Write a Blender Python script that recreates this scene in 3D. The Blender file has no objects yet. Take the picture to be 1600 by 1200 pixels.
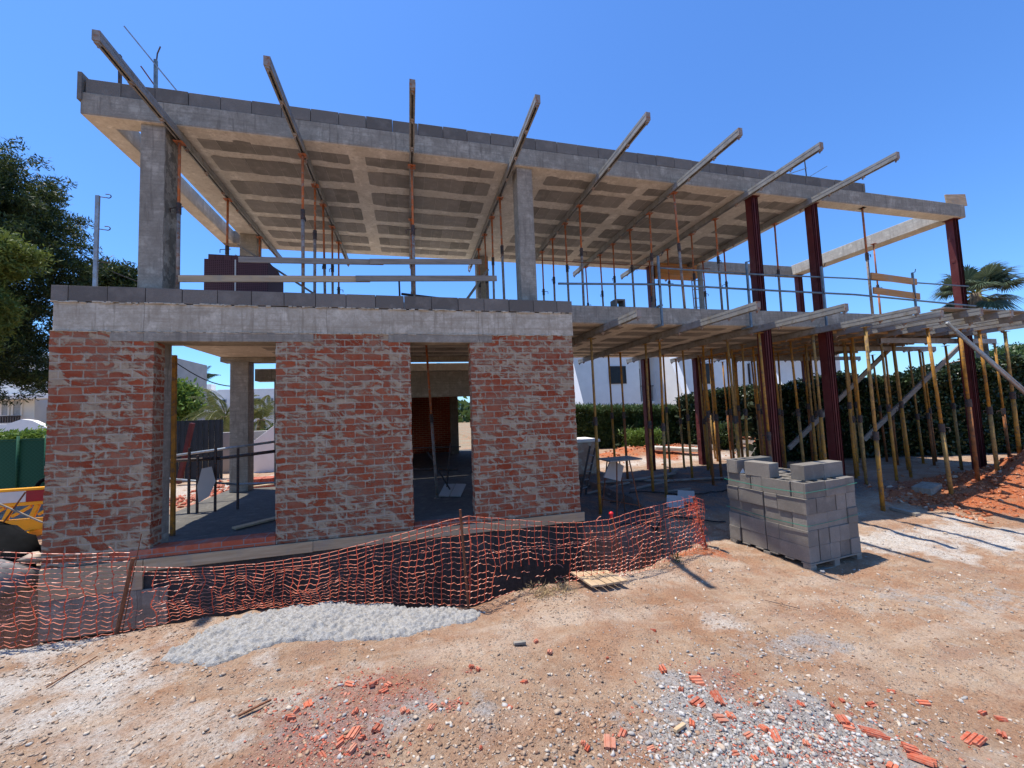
import bpy, math, random
import numpy as np
from mathutils import Vector, Matrix
R = math.radians
random.seed(7)
rng = np.random.default_rng(11)
scene = bpy.context.scene
col = scene.collection

# ------------------------------------------------------------ camera
F_PX, YAW, PITCH, ROLL = 629.29, 0.250464, 0.066047, -0.0389346
CAM = Vector((0, 0, 1.6))
r_ = Vector((math.cos(YAW), -math.sin(YAW), 0)); fw = Vector((math.sin(YAW), math.cos(YAW), 0)); up = Vector((0, 0, 1))
FW = fw*math.cos(PITCH) + up*math.sin(PITCH); U2 = up*math.cos(PITCH) - fw*math.sin(PITCH)
RR = r_*math.cos(ROLL) + U2*math.sin(ROLL); UU = U2*math.cos(ROLL) - r_*math.sin(ROLL)
cd = bpy.data.cameras.new('camera'); cam = bpy.data.objects.new('camera', cd); col.objects.link(cam)
cam.matrix_world = Matrix(((RR.x, UU.x, -FW.x, CAM.x), (RR.y, UU.y, -FW.y, CAM.y), (RR.z, UU.z, -FW.z, CAM.z), (0, 0, 0, 1)))
cd.sensor_width = 36; cd.lens = 36*F_PX/1600; cd.clip_end = 3000; cd.clip_start = 0.05
scene.camera = cam
# ------------------------------------------------------------ sky, sun, exposure
SUN_EL = 72.0
sh = Vector((0.235, -0.15, -1.0)).normalized()            # direction the light travels
SUN_EL = math.degrees(math.asin(-sh.z)); az = math.atan2(-sh.x, -sh.y)   # azimuth of the sun from +Y towards +X
w = bpy.data.worlds.new('World'); scene.world = w; w.use_nodes = True
wn = w.node_tree; bg = wn.nodes['Background']; sky = wn.nodes.new('ShaderNodeTexSky')
sky.sky_type = 'NISHITA'; sky.sun_disc = False; sky.sun_elevation = R(SUN_EL); sky.sun_rotation = az
sky.air_density = 1.1; sky.dust_density = 0.35; sky.ozone_density = 2.0
tint = wn.nodes.new('ShaderNodeMix'); tint.data_type = 'RGBA'; tint.blend_type = 'MULTIPLY'; tint.inputs[0].default_value = 1
tint.inputs[7].default_value = (0.60, 1.0, 1.55, 1)
wn.links.new(sky.outputs[0], tint.inputs[6]); wn.links.new(tint.outputs[2], bg.inputs[0]); bg.inputs[1].default_value = 0.105
sd = bpy.data.lights.new('sun', 'SUN'); sd.energy = 4.6; sd.angle = R(0.5); sd.color = (1.0, 0.95, 0.87)
sun = bpy.data.objects.new('sun', sd); col.objects.link(sun)
sun.rotation_euler = sh.to_track_quat('-Z', 'Y').to_euler()
vs = scene.view_settings; vs.view_transform = 'Standard'; vs.look = 'None'; vs.gamma = 1; vs.use_curve_mapping = False
vs.exposure = 0.5

# ------------------------------------------------------------ helpers
def ray(u, v):
    return FW + RR*((u-800)/F_PX) - UU*((v-600)/F_PX)
def onY(u, v, Y): d = ray(u, v); return CAM + d*(Y/d.y)
def onZ(u, v, Z): d = ray(u, v); return CAM + d*((Z-CAM.z)/d.z)
def onX(u, v, X): d = ray(u, v); return CAM + d*(X/d.x)

def srgb(h):
    h = h.lstrip('#'); c = [int(h[i:i+2], 16)/255 for i in (0, 2, 4)]
    return tuple(((x+.055)/1.055)**2.4 if x > .04045 else x/12.92 for x in c) + (1,)

class N:
    """tiny node-graph builder"""
    def __init__(s, name):
        s.m = bpy.data.materials.new(name); s.m.use_nodes = True; s.t = s.m.node_tree
        s.b = s.t.nodes['Principled BSDF']; s.out = s.t.nodes['Material Output']
        s.b.inputs['Specular IOR Level'].default_value = 0.3
        s._co = None
    def n(s, typ, **k):
        x = s.t.nodes.new(typ)
        for a, v in k.items():
            if a in ('i',):
                for kk, vv in v.items():
                    if hasattr(vv, 'is_output'): s.t.links.new(vv, x.inputs[kk])
                    else: x.inputs[kk].default_value = vv
            else: setattr(x, a, v)
        return x
    def link(s, a, b): s.t.links.new(a, b)
    def co(s):
        if s._co is None:
            s._co = s.n('ShaderNodeNewGeometry').outputs['Position']
        return s._co
    def noise(s, scale, detail=4, rough=.55, vec=None, dist=0):
        x = s.n('ShaderNodeTexNoise', i={'Scale': scale, 'Detail': detail, 'Roughness': rough, 'Distortion': dist, 'Vector': vec or s.co()})
        return x.outputs['Fac']
    def ramp(s, f, stops, interp='LINEAR'):
        x = s.n('ShaderNodeValToRGB'); s.link(f, x.inputs[0]); cr = x.color_ramp; cr.interpolation = interp
        while len(cr.elements) < len(stops): cr.elements.new(0.5)
        for e, (p, c) in zip(cr.elements, stops):
            e.position = p; e.color = c if len(c) == 4 else (*c, 1)
        return x.outputs[0]
    def mix(s, f, a, b, mode='MIX'):
        x = s.n('ShaderNodeMix', data_type='RGBA', blend_type=mode)
        for k, v in ((0, f), (6, a), (7, b)):
            if hasattr(v, 'is_output'): s.link(v, x.inputs[k])
            else: x.inputs[k].default_value = v
        return x.outputs[2]
    def math(s, op, a, b=0., clamp=False):
        x = s.n('ShaderNodeMath', operation=op, use_clamp=clamp)
        for k, v in ((0, a), (1, b)):
            if hasattr(v, 'is_output'): s.link(v, x.inputs[k])
            else: x.inputs[k].default_value = v
        return x.outputs[0]
    def mapr(s, v, a, b, c=0., d=1.):
        x = s.n('ShaderNodeMapRange', clamp=True, i={'Value': v, 'From Min': a, 'From Max': b, 'To Min': c, 'To Max': d}); return x.outputs[0]
    def scalev(s, vec, sc):
        x = s.n('ShaderNodeVectorMath', operation='MULTIPLY', i={0: vec, 1: sc}); return x.outputs[0]
    def bump(s, h, strength=.3, dist=.01):
        x = s.n('ShaderNodeBump', i={'Strength': strength, 'Distance': dist, 'Height': h}); s.link(x.outputs[0], s.b.inputs['Normal']); return x
    def color(s, c):
        if hasattr(c, 'is_output'): s.link(c, s.b.inputs['Base Color'])
        else: s.b.inputs['Base Color'].default_value = c
        return s
    def rough(s, r):
        if hasattr(r, 'is_output'): s.link(r, s.b.inputs['Roughness'])
        else: s.b.inputs['Roughness'].default_value = r
        return s

def c3(r, g, b): return (r, g, b, 1)
def simple(name, c, rough=.7, var=.25, scale=6, metal=0, bump=.15, bs=60, spec=.3, dirt=None):
    m = N(name); f = m.noise(scale, 5)
    a = tuple(x*(1-var) for x in c[:3])+(1,); b = tuple(min(1, x*(1+var)) for x in c[:3])+(1,)
    cc = m.ramp(f, [(.3, a), (.7, b)])
    if dirt:
        d = m.noise(scale*2.3, 6, .65); cc = m.mix(m.mapr(d, .5, .62), cc, dirt)
    m.color(cc); m.rough(rough); m.b.inputs['Metallic'].default_value = metal
    m.b.inputs['Specular IOR Level'].default_value = spec
    if bump: m.bump(m.noise(bs, 4), bump, .01)
    return m.m

M = {}
def make_concrete(name, a, b, stain, bands=True, bump=.35):
    m = N(name)
    big = m.noise(1.3, 7, .65); mid = m.noise(7, 7, .7); fine = m.noise(34, 5, .75)
    cc = m.mix(m.mapr(big, .38, .62), a, b)
    cc = m.mix(m.mapr(mid, .42, .62, .5, 0), cc, stain)
    cc = m.mix(m.mapr(fine, .35, .62, .45, 0), cc, stain)
    hi = tuple(min(1, x*1.22) for x in b[:3])+(1,)
    cc = m.mix(m.mapr(m.noise(4.1, 6, .7), .54, .66, 0, .6), cc, hi)
    st = m.noise(3.6, 6, .65, m.scalev(m.co(), (5.0, 5.0, .45)))      # run marks
    cc = m.mix(m.mapr(st, .53, .66, 0, .6), cc, tuple(x*.8 for x in stain[:3])+(1,))
    if bands:
        bd = m.noise(2.4, 7, .7, m.scalev(m.co(), (.45, .45, 11.0)))  # board-form lines
        cc = m.mix(m.mapr(bd, .5, .62, 0, .5), cc, stain)
        # pour and form-panel joints every couple of metres
        sp = m.n('ShaderNodeSeparateXYZ', i={0: m.co()}).outputs[0]
        wob = m.math('MULTIPLY', m.noise(6, 4), .05)
        fr = m.math('FRACT', m.math('MULTIPLY', m.math('ADD', sp, wob), .463))
        jn = m.math('LESS_THAN', m.math('ABSOLUTE', m.math('SUBTRACT', fr, .5)), .0022)
        cc = m.mix(m.math('MULTIPLY', jn, .55), cc, tuple(x*.45 for x in stain[:3])+(1,))
    pit = m.n('ShaderNodeTexVoronoi', i={'Scale': 38., 'Vector': m.co()}).outputs['Distance']
    pf = m.math('MULTIPLY', m.mapr(pit, .05, .14, 1, 0), m.mapr(m.noise(5, 3), .5, .6))
    cc = m.mix(m.math('MULTIPLY', pf, .65), cc, tuple(x*.35 for x in stain[:3])+(1,))
    m.color(cc); m.rough(.9)
    h = m.math('ADD', m.math('MULTIPLY', fine, .6), m.math('MULTIPLY', mid, .8)); h = m.math('SUBTRACT', h, pf)
    m.bump(h, bump, .014)
    return m.m
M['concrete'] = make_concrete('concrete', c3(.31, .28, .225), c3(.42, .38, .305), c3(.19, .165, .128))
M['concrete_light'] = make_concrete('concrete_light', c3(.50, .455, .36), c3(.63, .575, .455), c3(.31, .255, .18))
M['concrete_lit'] = make_concrete('sunlit_concrete', c3(.52, .47, .38), c3(.68, .62, .50), c3(.40, .34, .26))  # paler copy of the concrete for the side beams, sunlight put into the colour
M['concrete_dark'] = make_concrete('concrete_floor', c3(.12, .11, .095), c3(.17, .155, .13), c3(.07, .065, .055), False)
M['footing'] = make_concrete('footing_membrane', c3(.045, .042, .038), c3(.08, .075, .068), c3(.022, .021, .02), False)

def make_block(name, a, b):
    m = N(name)
    isl = m.math('FRACT', m.math('ADD', m.n('ShaderNodeNewGeometry').outputs['Random Per Island'], m.n('ShaderNodeObjectInfo').outputs['Random']))
    cc = m.mix(isl, tuple(x*.9 for x in a[:3])+(1,), tuple(x*1.08 for x in b[:3])+(1,))
    f = m.noise(90, 4, .7); cc = m.mix(m.mapr(f, .35, .7, 0, .5), cc, tuple(x*.62 for x in a[:3])+(1,))
    g = m.noise(5, 4, .6); cc = m.mix(m.mapr(g, .5, .7, 0, .35), cc, tuple(min(1, x*1.45) for x in b[:3])+(1,))
    m.color(cc); m.rough(.95)
    v = m.n('ShaderNodeTexVoronoi', i={'Scale': 150., 'Vector': m.co()}).outputs['Distance']
    m.bump(m.math('ADD', v, f), .6, .006); return m.m
M['block'] = make_block('concrete_block', c3(.21, .185, .155), c3(.27, .242, .205))
M['block_dark'] = make_block('concrete_block_dark', c3(.16, .145, .125), c3(.21, .19, .163))
M['infill'] = make_block('ceiling_infill_block', c3(.235, .215, .18), c3(.32, .29, .25))

def face_uv(m):
    g = m.n('ShaderNodeNewGeometry'); sp = m.n('ShaderNodeSeparateXYZ', i={0: g.outputs['Position']}); sn = m.n('ShaderNodeSeparateXYZ', i={0: g.outputs['True Normal']})
    ax = m.math('GREATER_THAN', m.math('ABSOLUTE', sn.outputs[0]), .5)
    u = m.n('ShaderNodeMix', data_type='FLOAT', i={0: ax, 2: sp.outputs[0], 3: sp.outputs[1]}).outputs[0]
    return m.n('ShaderNodeCombineXYZ', i={0: u, 1: sp.outputs[2], 2: ax}).outputs[0], u, sp.outputs[2]
def make_brick(name, smear=True, thr=.5, bw=.25, rh=.1):
    m = N(name); uv, u, z = face_uv(m)
    wob = m.n('ShaderNodeTexNoise', i={'Scale': 7., 'Detail': 3., 'Vector': uv}).outputs['Color']
    uvw = m.n('ShaderNodeVectorMath', operation='ADD', i={0: uv, 1: m.n('ShaderNodeVectorMath', operation='SCALE', i={0: m.n('ShaderNodeVectorMath', operation='SUBTRACT', i={0: wob, 1: (.5, .5, .5)}).outputs[0], 'Scale': .022}).outputs[0]}).outputs[0]
    br = m.n('ShaderNodeTexBrick', i={'Vector': uvw, 'Scale': 1., 'Mortar Size': .0075, 'Mortar Smooth': .15, 'Brick Width': bw, 'Row Height': rh,
            'Color1': c3(.28, .05, .016), 'Color2': c3(.41, .092, .032), 'Mortar': c3(.44, .36, .25), 'Bias': -.1})
    br.offset = .5
    cc = br.outputs['Color']
    # fine vertical scoring of hollow bricks
    gr = m.math('SINE', m.math('MULTIPLY', u, 6.283/.0125))
    grm = m.mapr(gr, -.2, .8)
    tone = m.noise(2.4, 5, .6, uv); cc = m.mix(m.mapr(tone, .3, .7, 0, .45), cc, c3(.25, .045, .018))
    cc = m.mix(m.math('MULTIPLY', grm, .16), cc, c3(.16, .03, .02))
    mort = br.outputs['Fac']
    if smear:
        # trowelled mortar dragged over the faces: patches, elongated upward strokes, always spreading from the joints
        sv = m.n('ShaderNodeVectorRotate', rotation_type='Z_AXIS', i={0: uv, 'Angle': R(14)}).outputs[0]
        n1 = m.noise(5.0, 7, .68, m.scalev(sv, (.85, 1.7, 1)), 1.1)
        n2 = m.noise(1.9, 4, .6, uv)
        wide = m.n('ShaderNodeTexBrick', i={'Vector': uvw, 'Scale': 1., 'Mortar Size': .024, 'Mortar Smooth': 1., 'Brick Width': bw, 'Row Height': rh}); wide.offset = .5
        s0 = m.math('ADD', m.math('ADD', m.math('ADD', m.math('MULTIPLY', m.math('SUBTRACT', n1, .5), 1.5), .5), m.math('MULTIPLY', n2, .42)), m.math('MULTIPLY', wide.outputs['Fac'], .11))
        scr = m.noise(30, 4, .6, m.scalev(uv, (2.6, .5, 1)))
        s0 = m.math('ADD', s0, m.math('MULTIPLY', m.math('SUBTRACT', scr, .5), .16))
        sm = m.mapr(s0, thr+.17, thr+.29)
        mc = m.ramp(m.noise(9, 5, .65, uv), [(.3, c3(.32, .25, .16)), (.7, c3(.50, .405, .265))])
        mc = m.mix(m.math('MULTIPLY', grm, .22), mc, c3(.25, .16, .12))
        cov = m.mapr(m.noise(22, 5, .7, m.scalev(uv, (1.8, .6, 1))), .3, .55, .72, 1.)
        cc = m.mix(m.math('MULTIPLY', sm, cov), cc, mc); cc = m.mix(m.math('MULTIPLY', m.math('MULTIPLY', sm, mort), .5), cc, c3(.48, .42, .35))
        film = m.mapr(m.noise(3.1, 6, .7, uv), .42, .62, 0, .38); cc = m.mix(film, cc, c3(.34, .25, .165))
        h = m.math('ADD', m.math('MULTIPLY', m.math('SUBTRACT', 1., mort), .8), m.math('MULTIPLY', sm, 1.2))
        h = m.math('ADD', h, m.math('MULTIPLY', m.noise(35, 5, .7, uv), .5))
    else:
        h = m.math('SUBTRACT', 1., mort)
    h = m.math('ADD', h, m.math('MULTIPLY', gr, .07))
    m.color(cc); m.rough(.9); m.bump(h, .65, .012)
    return m.m
M['brick'] = make_brick('smeared_brick', True, .525)
M['brick_plain'] = make_brick('plain_brick', False, bw=.25, rh=.085)
def make_sill():
    m = N('brick_sill'); uv, u, z = face_uv(m)
    br = m.n('ShaderNodeTexBrick', i={'Vector': uv, 'Scale': 1., 'Mortar Size': .006, 'Brick Width': .25, 'Row Height': 2., 'Color1': c3(.42, .085, .04), 'Color2': c3(.52, .13, .06), 'Mortar': c3(.25, .22, .19)})
    m.color(m.mix(m.mapr(m.noise(9, 5), .5, .7, 0, .5), br.outputs['Color'], c3(.35, .27, .22))); m.rough(.9); m.bump(m.noise(60, 4), .3, .01); return m.m
M['sill'] = make_sill()

def make_wood(name, a, b, axis=0, scale=1., sc=None):
    m = N(name)
    s = [14., 14., 14.]; s[axis] = .9
    g = m.noise(2.0*scale, 6, .65, m.scalev(m.co(), tuple(s)), .3)
    isl = m.n('ShaderNodeNewGeometry').outputs['Random Per Island']
    cc = m.ramp(g, [(.32, a), (.68, b)])
    cc = m.mix(m.math('MULTIPLY', isl, .35), cc, tuple(x*.55 for x in a[:3])+(1,))
    d = m.noise(4, 5, .6); cc = m.mix(m.mapr(d, .52, .68, 0, .5), cc, c3(.32, .28, .23))
    m.color(cc); m.rough(.85); m.bump(g, .35, .006); return m.m
M['timber'] = make_wood('pine_timber', c3(.46, .30, .16), c3(.66, .49, .30), 0)
M['timber_y'] = make_wood('pine_timber_along', c3(.40, .26, .14), c3(.60, .44, .27), 1)
M['timber_old'] = make_wood('weathered_timber', c3(.18, .16, .13), c3(.34, .30, .245), 0)
M['timber_orange'] = make_wood('orange_timber', c3(.42, .20, .07), c3(.58, .30, .12), 0)
M['timber_deck'] = make_wood('formwork_deck_timber', c3(.30, .17, .07), c3(.50, .31, .14), 1)
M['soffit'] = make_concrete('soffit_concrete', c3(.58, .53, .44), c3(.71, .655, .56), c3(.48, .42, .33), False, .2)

M['red_steel'] = simple('red_primer_steel', c3(.105, .018, .016), .55, .3, 1.5, dirt=c3(.13, .032, .026), bump=.1)
M['orange_paint'] = simple('orange_prop_paint', c3(.42, .12, .035), .65, .35, 9, dirt=c3(.26, .20, .15))
M['rust_grey'] = simple('grey_prop_steel', c3(.27, .235, .20), .7, .35, 9, dirt=c3(.26, .12, .06))
M['yellow_paint'] = simple('yellow_prop_paint', c3(.42, .20, .03), .65, .35, 7, dirt=c3(.20, .12, .06))
M['yellow_pale'] = simple('dusty_yellow_paint', c3(.34, .21, .065), .75, .3, 7, dirt=c3(.17, .11, .065))
M['rust_prop'] = simple('rusty_orange_prop', c3(.27, .10, .03), .8, .4, 8, dirt=c3(.13, .07, .04))
M['galv'] = simple('galvanised_steel', c3(.30, .33, .35), .45, .25, 12, metal=.45, dirt=c3(.30, .27, .22))
M['rail_blue'] = simple('blue_grey_steel', c3(.14, .20, .24), .55, .3, 8, metal=.2)
M['beam_steel'] = simple('formwork_beam_steel', c3(.27, .265, .245), .6, .22, 4, metal=.15, dirt=c3(.22, .20, .165))
M['black'] = simple('black_rubber', c3(.012, .012, .012), .95, .3, 6, spec=.05)
M['dark_iron'] = simple('dark_iron', c3(.045, .04, .037), .6, .4, 14, dirt=c3(.13, .06, .035))
M['rust'] = simple('rusty_rebar', c3(.17, .065, .03), .8, .35, 30)
M['white_paint'] = simple('white_render', c3(.84, .80, .73), .85, .05, 2, bump=.2)
M['grey_render'] = simple('grey_render', c3(.44, .41, .37), .9, .1, 2)
M['glass'] = simple('dark_window', c3(.02, .02, .022), .3, .2, 3, bump=0, spec=.25)
M['curtain'] = simple('curtained_glass', c3(.38, .40, .42), .5, .15, 14, bump=0)
M['terracotta'] = simple('terracotta_tile', c3(.42, .20, .11), .85, .3, 12)
def _tile():
    m = N('fired_red_clay'); o = m.n('ShaderNodeObjectInfo').outputs['Random']
    cc = m.ramp(o, [(0, c3(.30, .055, .026)), (.45, c3(.44, .085, .04)), (.8, c3(.52, .12, .055)), (1, c3(.46, .19, .12))])
    cc = m.mix(m.mapr(m.noise(34, 7, .75), .42, .62, 0, .5), cc, c3(.46, .29, .20)); m.color(cc); m.rough(.95); m.bump(m.noise(120, 4), .4, .004); return m.m
M['tile_red'] = _tile()
M['plastic_yellow'] = simple('yellow_plastic', c3(.85, .36, .01), .45, .15, 3)
M['plastic_red'] = simple('red_plastic', c3(.32, .015, .02), .45, .1, 3)
M['sack_grey'] = simple('dusty_sack', c3(.20, .18, .17), .8, .3, 9)
M['plastic_white'] = simple('white_plastic', c3(.62, .60, .55), .5, .1, 3)
M['red_cap'] = simple('red_cap_plastic', c3(.65, .02, .02), .35, .1, 3)
M['trunk'] = simple('tree_bark', c3(.13, .09, .06), .95, .4, 9, bump=.6, bs=20)
M['palm_trunk'] = simple('palm_bark', c3(.20, .15, .10), .95, .4, 9, bump=.6, bs=14)
M['pipe'] = simple('white_pvc', c3(.72, .68, .58), .5, .1, 4)
M['cardboard'] = simple('tan_wrapped_bricks', c3(.40, .26, .19), .9, .2, 4, dirt=c3(.5, .42, .33))
M['corrugated'] = simple('dark_sheet_metal', c3(.028, .033, .038), .5, .2, 3)
M['cable'] = simple('black_cable', c3(.02, .02, .02), .6, .1, 3, bump=0)

def make_leaf(name, a, b, c, rough=.45, trans=.25):
    m = N(name)
    isl = m.n('ShaderNodeNewGeometry').outputs['Random Per Island']
    cc = m.ramp(isl, [(0., a), (.55, b), (1., c)])
    big = m.noise(1.2, 3); cc = m.mix(m.mapr(big, .4, .65, 0, .4), cc, a)
    m.color(cc); m.rough(rough)
    tr = m.n('ShaderNodeBsdfTranslucent'); m.link(m.mix(.5, cc, c), tr.inputs[0])
    mx = m.n('ShaderNodeMixShader', i={0: trans}); m.link(m.b.outputs[0], mx.inputs[1]); m.link(tr.outputs[0], mx.inputs[2])
    m.link(mx.outputs[0], m.out.inputs[0]); return m.m
M['pine'] = make_leaf('pine_needles', c3(.012, .024, .007), c3(.034, .058, .014), c3(.085, .115, .025), .6, .2)
M['pine_light'] = make_leaf('young_pine_needles', c3(.06, .09, .015), c3(.12, .17, .028), c3(.20, .24, .05), .6, .25)
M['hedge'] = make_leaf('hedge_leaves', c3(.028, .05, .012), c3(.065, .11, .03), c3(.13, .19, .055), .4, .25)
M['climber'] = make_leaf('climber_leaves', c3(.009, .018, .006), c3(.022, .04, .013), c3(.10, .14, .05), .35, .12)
M['lime'] = make_leaf('lime_leaves', c3(.08, .14, .02), c3(.15, .24, .04), c3(.24, .34, .07), .45, .3)
M['palm'] = make_leaf('palm_leaves', c3(.03, .055, .025), c3(.06, .10, .045), c3(.13, .17, .07), .4, .15)
M['palm_fan'] = make_leaf('fan_palm_leaves', c3(.03, .05, .03), c3(.07, .10, .055), c3(.17, .21, .12), .4, .15)
M['palm_gold'] = make_leaf('golden_palm_leaves', c3(.12, .14, .03), c3(.24, .25, .07), c3(.40, .38, .14), .5, .3)
M['inner_shade_leaf'] = make_leaf('inner_shade_leaves', c3(.012, .02, .006), c3(.02, .032, .01), c3(.03, .045, .014), .8, .05)  # near-black leaf green for hedge cores: inner shade put into the colour
M['dry'] = make_leaf('dry_weeds', c3(.22, .14, .06), c3(.36, .25, .12), c3(.5, .38, .2), .8, .1)

def tag(o, label=None, cat=None, group=None, kind=None):
    if label: o['label'] = label
    if cat: o['category'] = cat
    if group: o['group'] = group
    if kind: o['kind'] = kind
    return o
def thing(name, loc, label, cat, group=None):
    o = bpy.data.objects.new(name, None); o.empty_display_size = .2; o.location = loc; col.objects.link(o)
    return tag(o, label, cat, group)

class MB:
    def __init__(s): s.v = []; s.f = []
    def add(s, vs_, fs):
        k = len(s.v); s.v += [tuple(p) for p in vs_]; s.f += [tuple(i+k for i in f) for f in fs]; return s
    def box(s, x0, x1, y0, y1, z0, z1):
        return s.add([(x0,y0,z0),(x1,y0,z0),(x1,y1,z0),(x0,y1,z0),(x0,y0,z1),(x1,y0,z1),(x1,y1,z1),(x0,y1,z1)],
                     [(0,3,2,1),(4,5,6,7),(0,1,5,4),(1,2,6,5),(2,3,7,6),(3,0,4,7)])
    def obox(s, c, ax, ay, az):
        c = Vector(c); ax, ay, az = Vector(ax), Vector(ay), Vector(az)
        P = [c+ax*i+ay*j+az*k for k in (-1,1) for (i,j) in ((-1,-1),(1,-1),(1,1),(-1,1))]
        return s.add(P, [(0,3,2,1),(4,5,6,7),(0,1,5,4),(1,2,6,5),(2,3,7,6),(3,0,4,7)])
    def bar(s, p0, p1, w_, h_, roll=0.):
        p0, p1 = Vector(p0), Vector(p1); d = p1-p0; L = d.length; d.normalize()
        side = d.cross(Vector((0,0,1)))
        if side.length < 1e-3: side = Vector((1,0,0))
        side.normalize(); u = side.cross(d)
        if roll: q = Matrix.Rotation(roll, 3, d); side = q@side; u = q@u
        return s.obox((p0+p1)/2, d*L/2, side*w_/2, u*h_/2)
    def tube(s, p0, p1, r, n=10, r2=None, caps=True):
        p0, p1 = Vector(p0), Vector(p1); d = (p1-p0).normalized()
        a = d.cross(Vector((0,0,1)))
        if a.length < 1e-3: a = Vector((1,0,0))
        a.normalize(); b = d.cross(a); r2 = r if r2 is None else r2; V = []
        for p, q in ((p0, r), (p1, r2)):
            for k in range(n):
                t = 2*math.pi*k/n; V.append(p+a*math.cos(t)*q+b*math.sin(t)*q)
        Fs = [(k, (k+1) % n, n+(k+1) % n, n+k) for k in range(n)]
        if caps: Fs += [tuple(range(n))[::-1], tuple(range(n, 2*n))]
        return s.add(V, Fs)
    def path(s, pts, r, n=6):
        for a, b in zip(pts, pts[1:]): s.tube(a, b, r, n)
        return s
    def build(s, name, mat, parent=None, bevel=0, smooth=False):
        me = bpy.data.meshes.new(name)
        o_ = Vector(parent.location) if parent is not None else Vector((0,0,0))
        if parent is not None and parent.parent is not None: o_ = o_ + Vector(parent.parent.location)
        me.from_pydata([(x-o_.x, y-o_.y, z-o_.z) for x, y, z in s.v], [], s.f); me.update()
        me.materials.append(M[mat] if isinstance(mat, str) else mat)
        o = bpy.data.objects.new(name, me); col.objects.link(o)
        if parent is not None: o.parent = parent
        if bevel:
            b = o.modifiers.new('edge', 'BEVEL'); b.width = bevel; b.segments = 2; b.limit_method = 'ANGLE'
        if smooth: me.polygons.foreach_set('use_smooth', [True]*len(me.polygons))
        return o

# numpy value noise
def vnoise(x, y, seed=0):
    xi = np.floor(x).astype(np.int64); yi = np.floor(y).astype(np.int64); fx = x-xi; fy = y-yi
    fx = fx*fx*(3-2*fx); fy = fy*fy*(3-2*fy)
    def h(a, b):
        n = (a*374761393+b*668265263+seed*982451653) & 0xffffffff
        n = ((n ^ (n >> 13))*1274126177) & 0xffffffff
        return ((n ^ (n >> 16)) & 0xffff)/65535.
    return (h(xi, yi)*(1-fx)+h(xi+1, yi)*fx)*(1-fy)+(h(xi, yi+1)*(1-fx)+h(xi+1, yi+1)*fx)*fy
def fbm(x, y, o=4, seed=0):
    x = np.asarray(x, float); y = np.asarray(y, float); a = 1; t = 0; s = 0
    for k in range(o):
        t = t+a*vnoise(x*2**k+k*17.3, y*2**k-k*9.1, seed+k); s += a; a *= .5
    return t/s-.5
def sst(a, b, x): t = np.clip((x-a)/(b-a), 0, 1); return t*t*(3-2*t)

# ------------------------------------------------------------ ground
def zbase(x):
    """the yard falls gently from the left towards the block pallet"""
    x = np.asarray(x, float); return -.12 - .43*sst(-1.5, 6.0, x)
def onG(u, v):
    z_ = -.3
    for _ in range(8): q = onZ(u, v, z_); z_ = float(zbase(q.x))
    return q
_e = [onG(*q) for q in ((-420, 1058), (-150, 1035), (0, 1015), (100, 1003), (200, 990), (270, 978), (330, 965), (450, 948), (560, 942), (650, 945), (735, 946), (820, 922), (900, 908), (1000, 890), (1100, 858))]
EX = [q.x for q in _e]; EY = [q.y for q in _e]; XE = EX[-1]
EX.append(XE+.08); EY.append(6.2)
def zg(x, y, fine=True):
    x = np.asarray(x, float); y = np.asarray(y, float)
    z = zbase(x) - .03*sst(5.2, 8, y)
    z = np.where(x > 4.2, z + .33*sst(5.2, 7.6, y), z)             # rises to the working floor under the props
    z = np.where(x <= 4.2, z*(1-sst(6, 8, y)) - .33*sst(6, 8, y), z)
    z = z - .03*sst(4.5, 5.5, x)*(1-sst(5.6, 6.5, y))
    z = z + .95*np.exp(-((x-13.7)/2.7)**2)*np.exp(-((y-5.45)/.85)**2)*(1+.9*fbm(x*2.1, y*2.1, 4, 15))
    z = z + .42*np.exp(-((x-8.6)/1.9)**2-((y-13.2)/1.2)**2)*(1+fbm(x*1.2, y*1.2, 3, 9)) + .5*np.exp(-((x-12.5)/1.3)**2-((y-13)/1.0)**2)
    z = z + .10*np.exp(-((x-XE+.35)/.55)**2-((y-EY[-2]+.35)/.35)**2)
    out = sst(9, 40, np.hypot(x, y))
    amp = (1-out)
    z = z + amp*(.08*fbm(x*.8, y*.8, 3, 1) + .05*fbm(x*3.2, y*3.2, 4, 2))
    if fine: z = z + amp*(.034*fbm(x*12, y*12, 3, 3))
    e = np.interp(x, EX, EY) + .10*fbm(x*3, y*0, 3, 5)
    inside = sst(0, .16, y-e)*(1-sst(6.3, 6.4, y))*(1-sst(XE, XE+.3, x+.15*fbm(y*3, y*0+2, 2, 6)))*sst(-8.2, -7.9, x)
    z = z*(1-inside) + inside*(-1.75+.25*fbm(x*2, y*2, 3, 8))
    under = (x > -4.35) & (x < 2.7) & (y > 6.35) & (y < 17.5)
    z = np.where(under, -.45, z)
    return z
def gz(x, y): return float(zg(np.array([x]), np.array([y]))[0])

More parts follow.
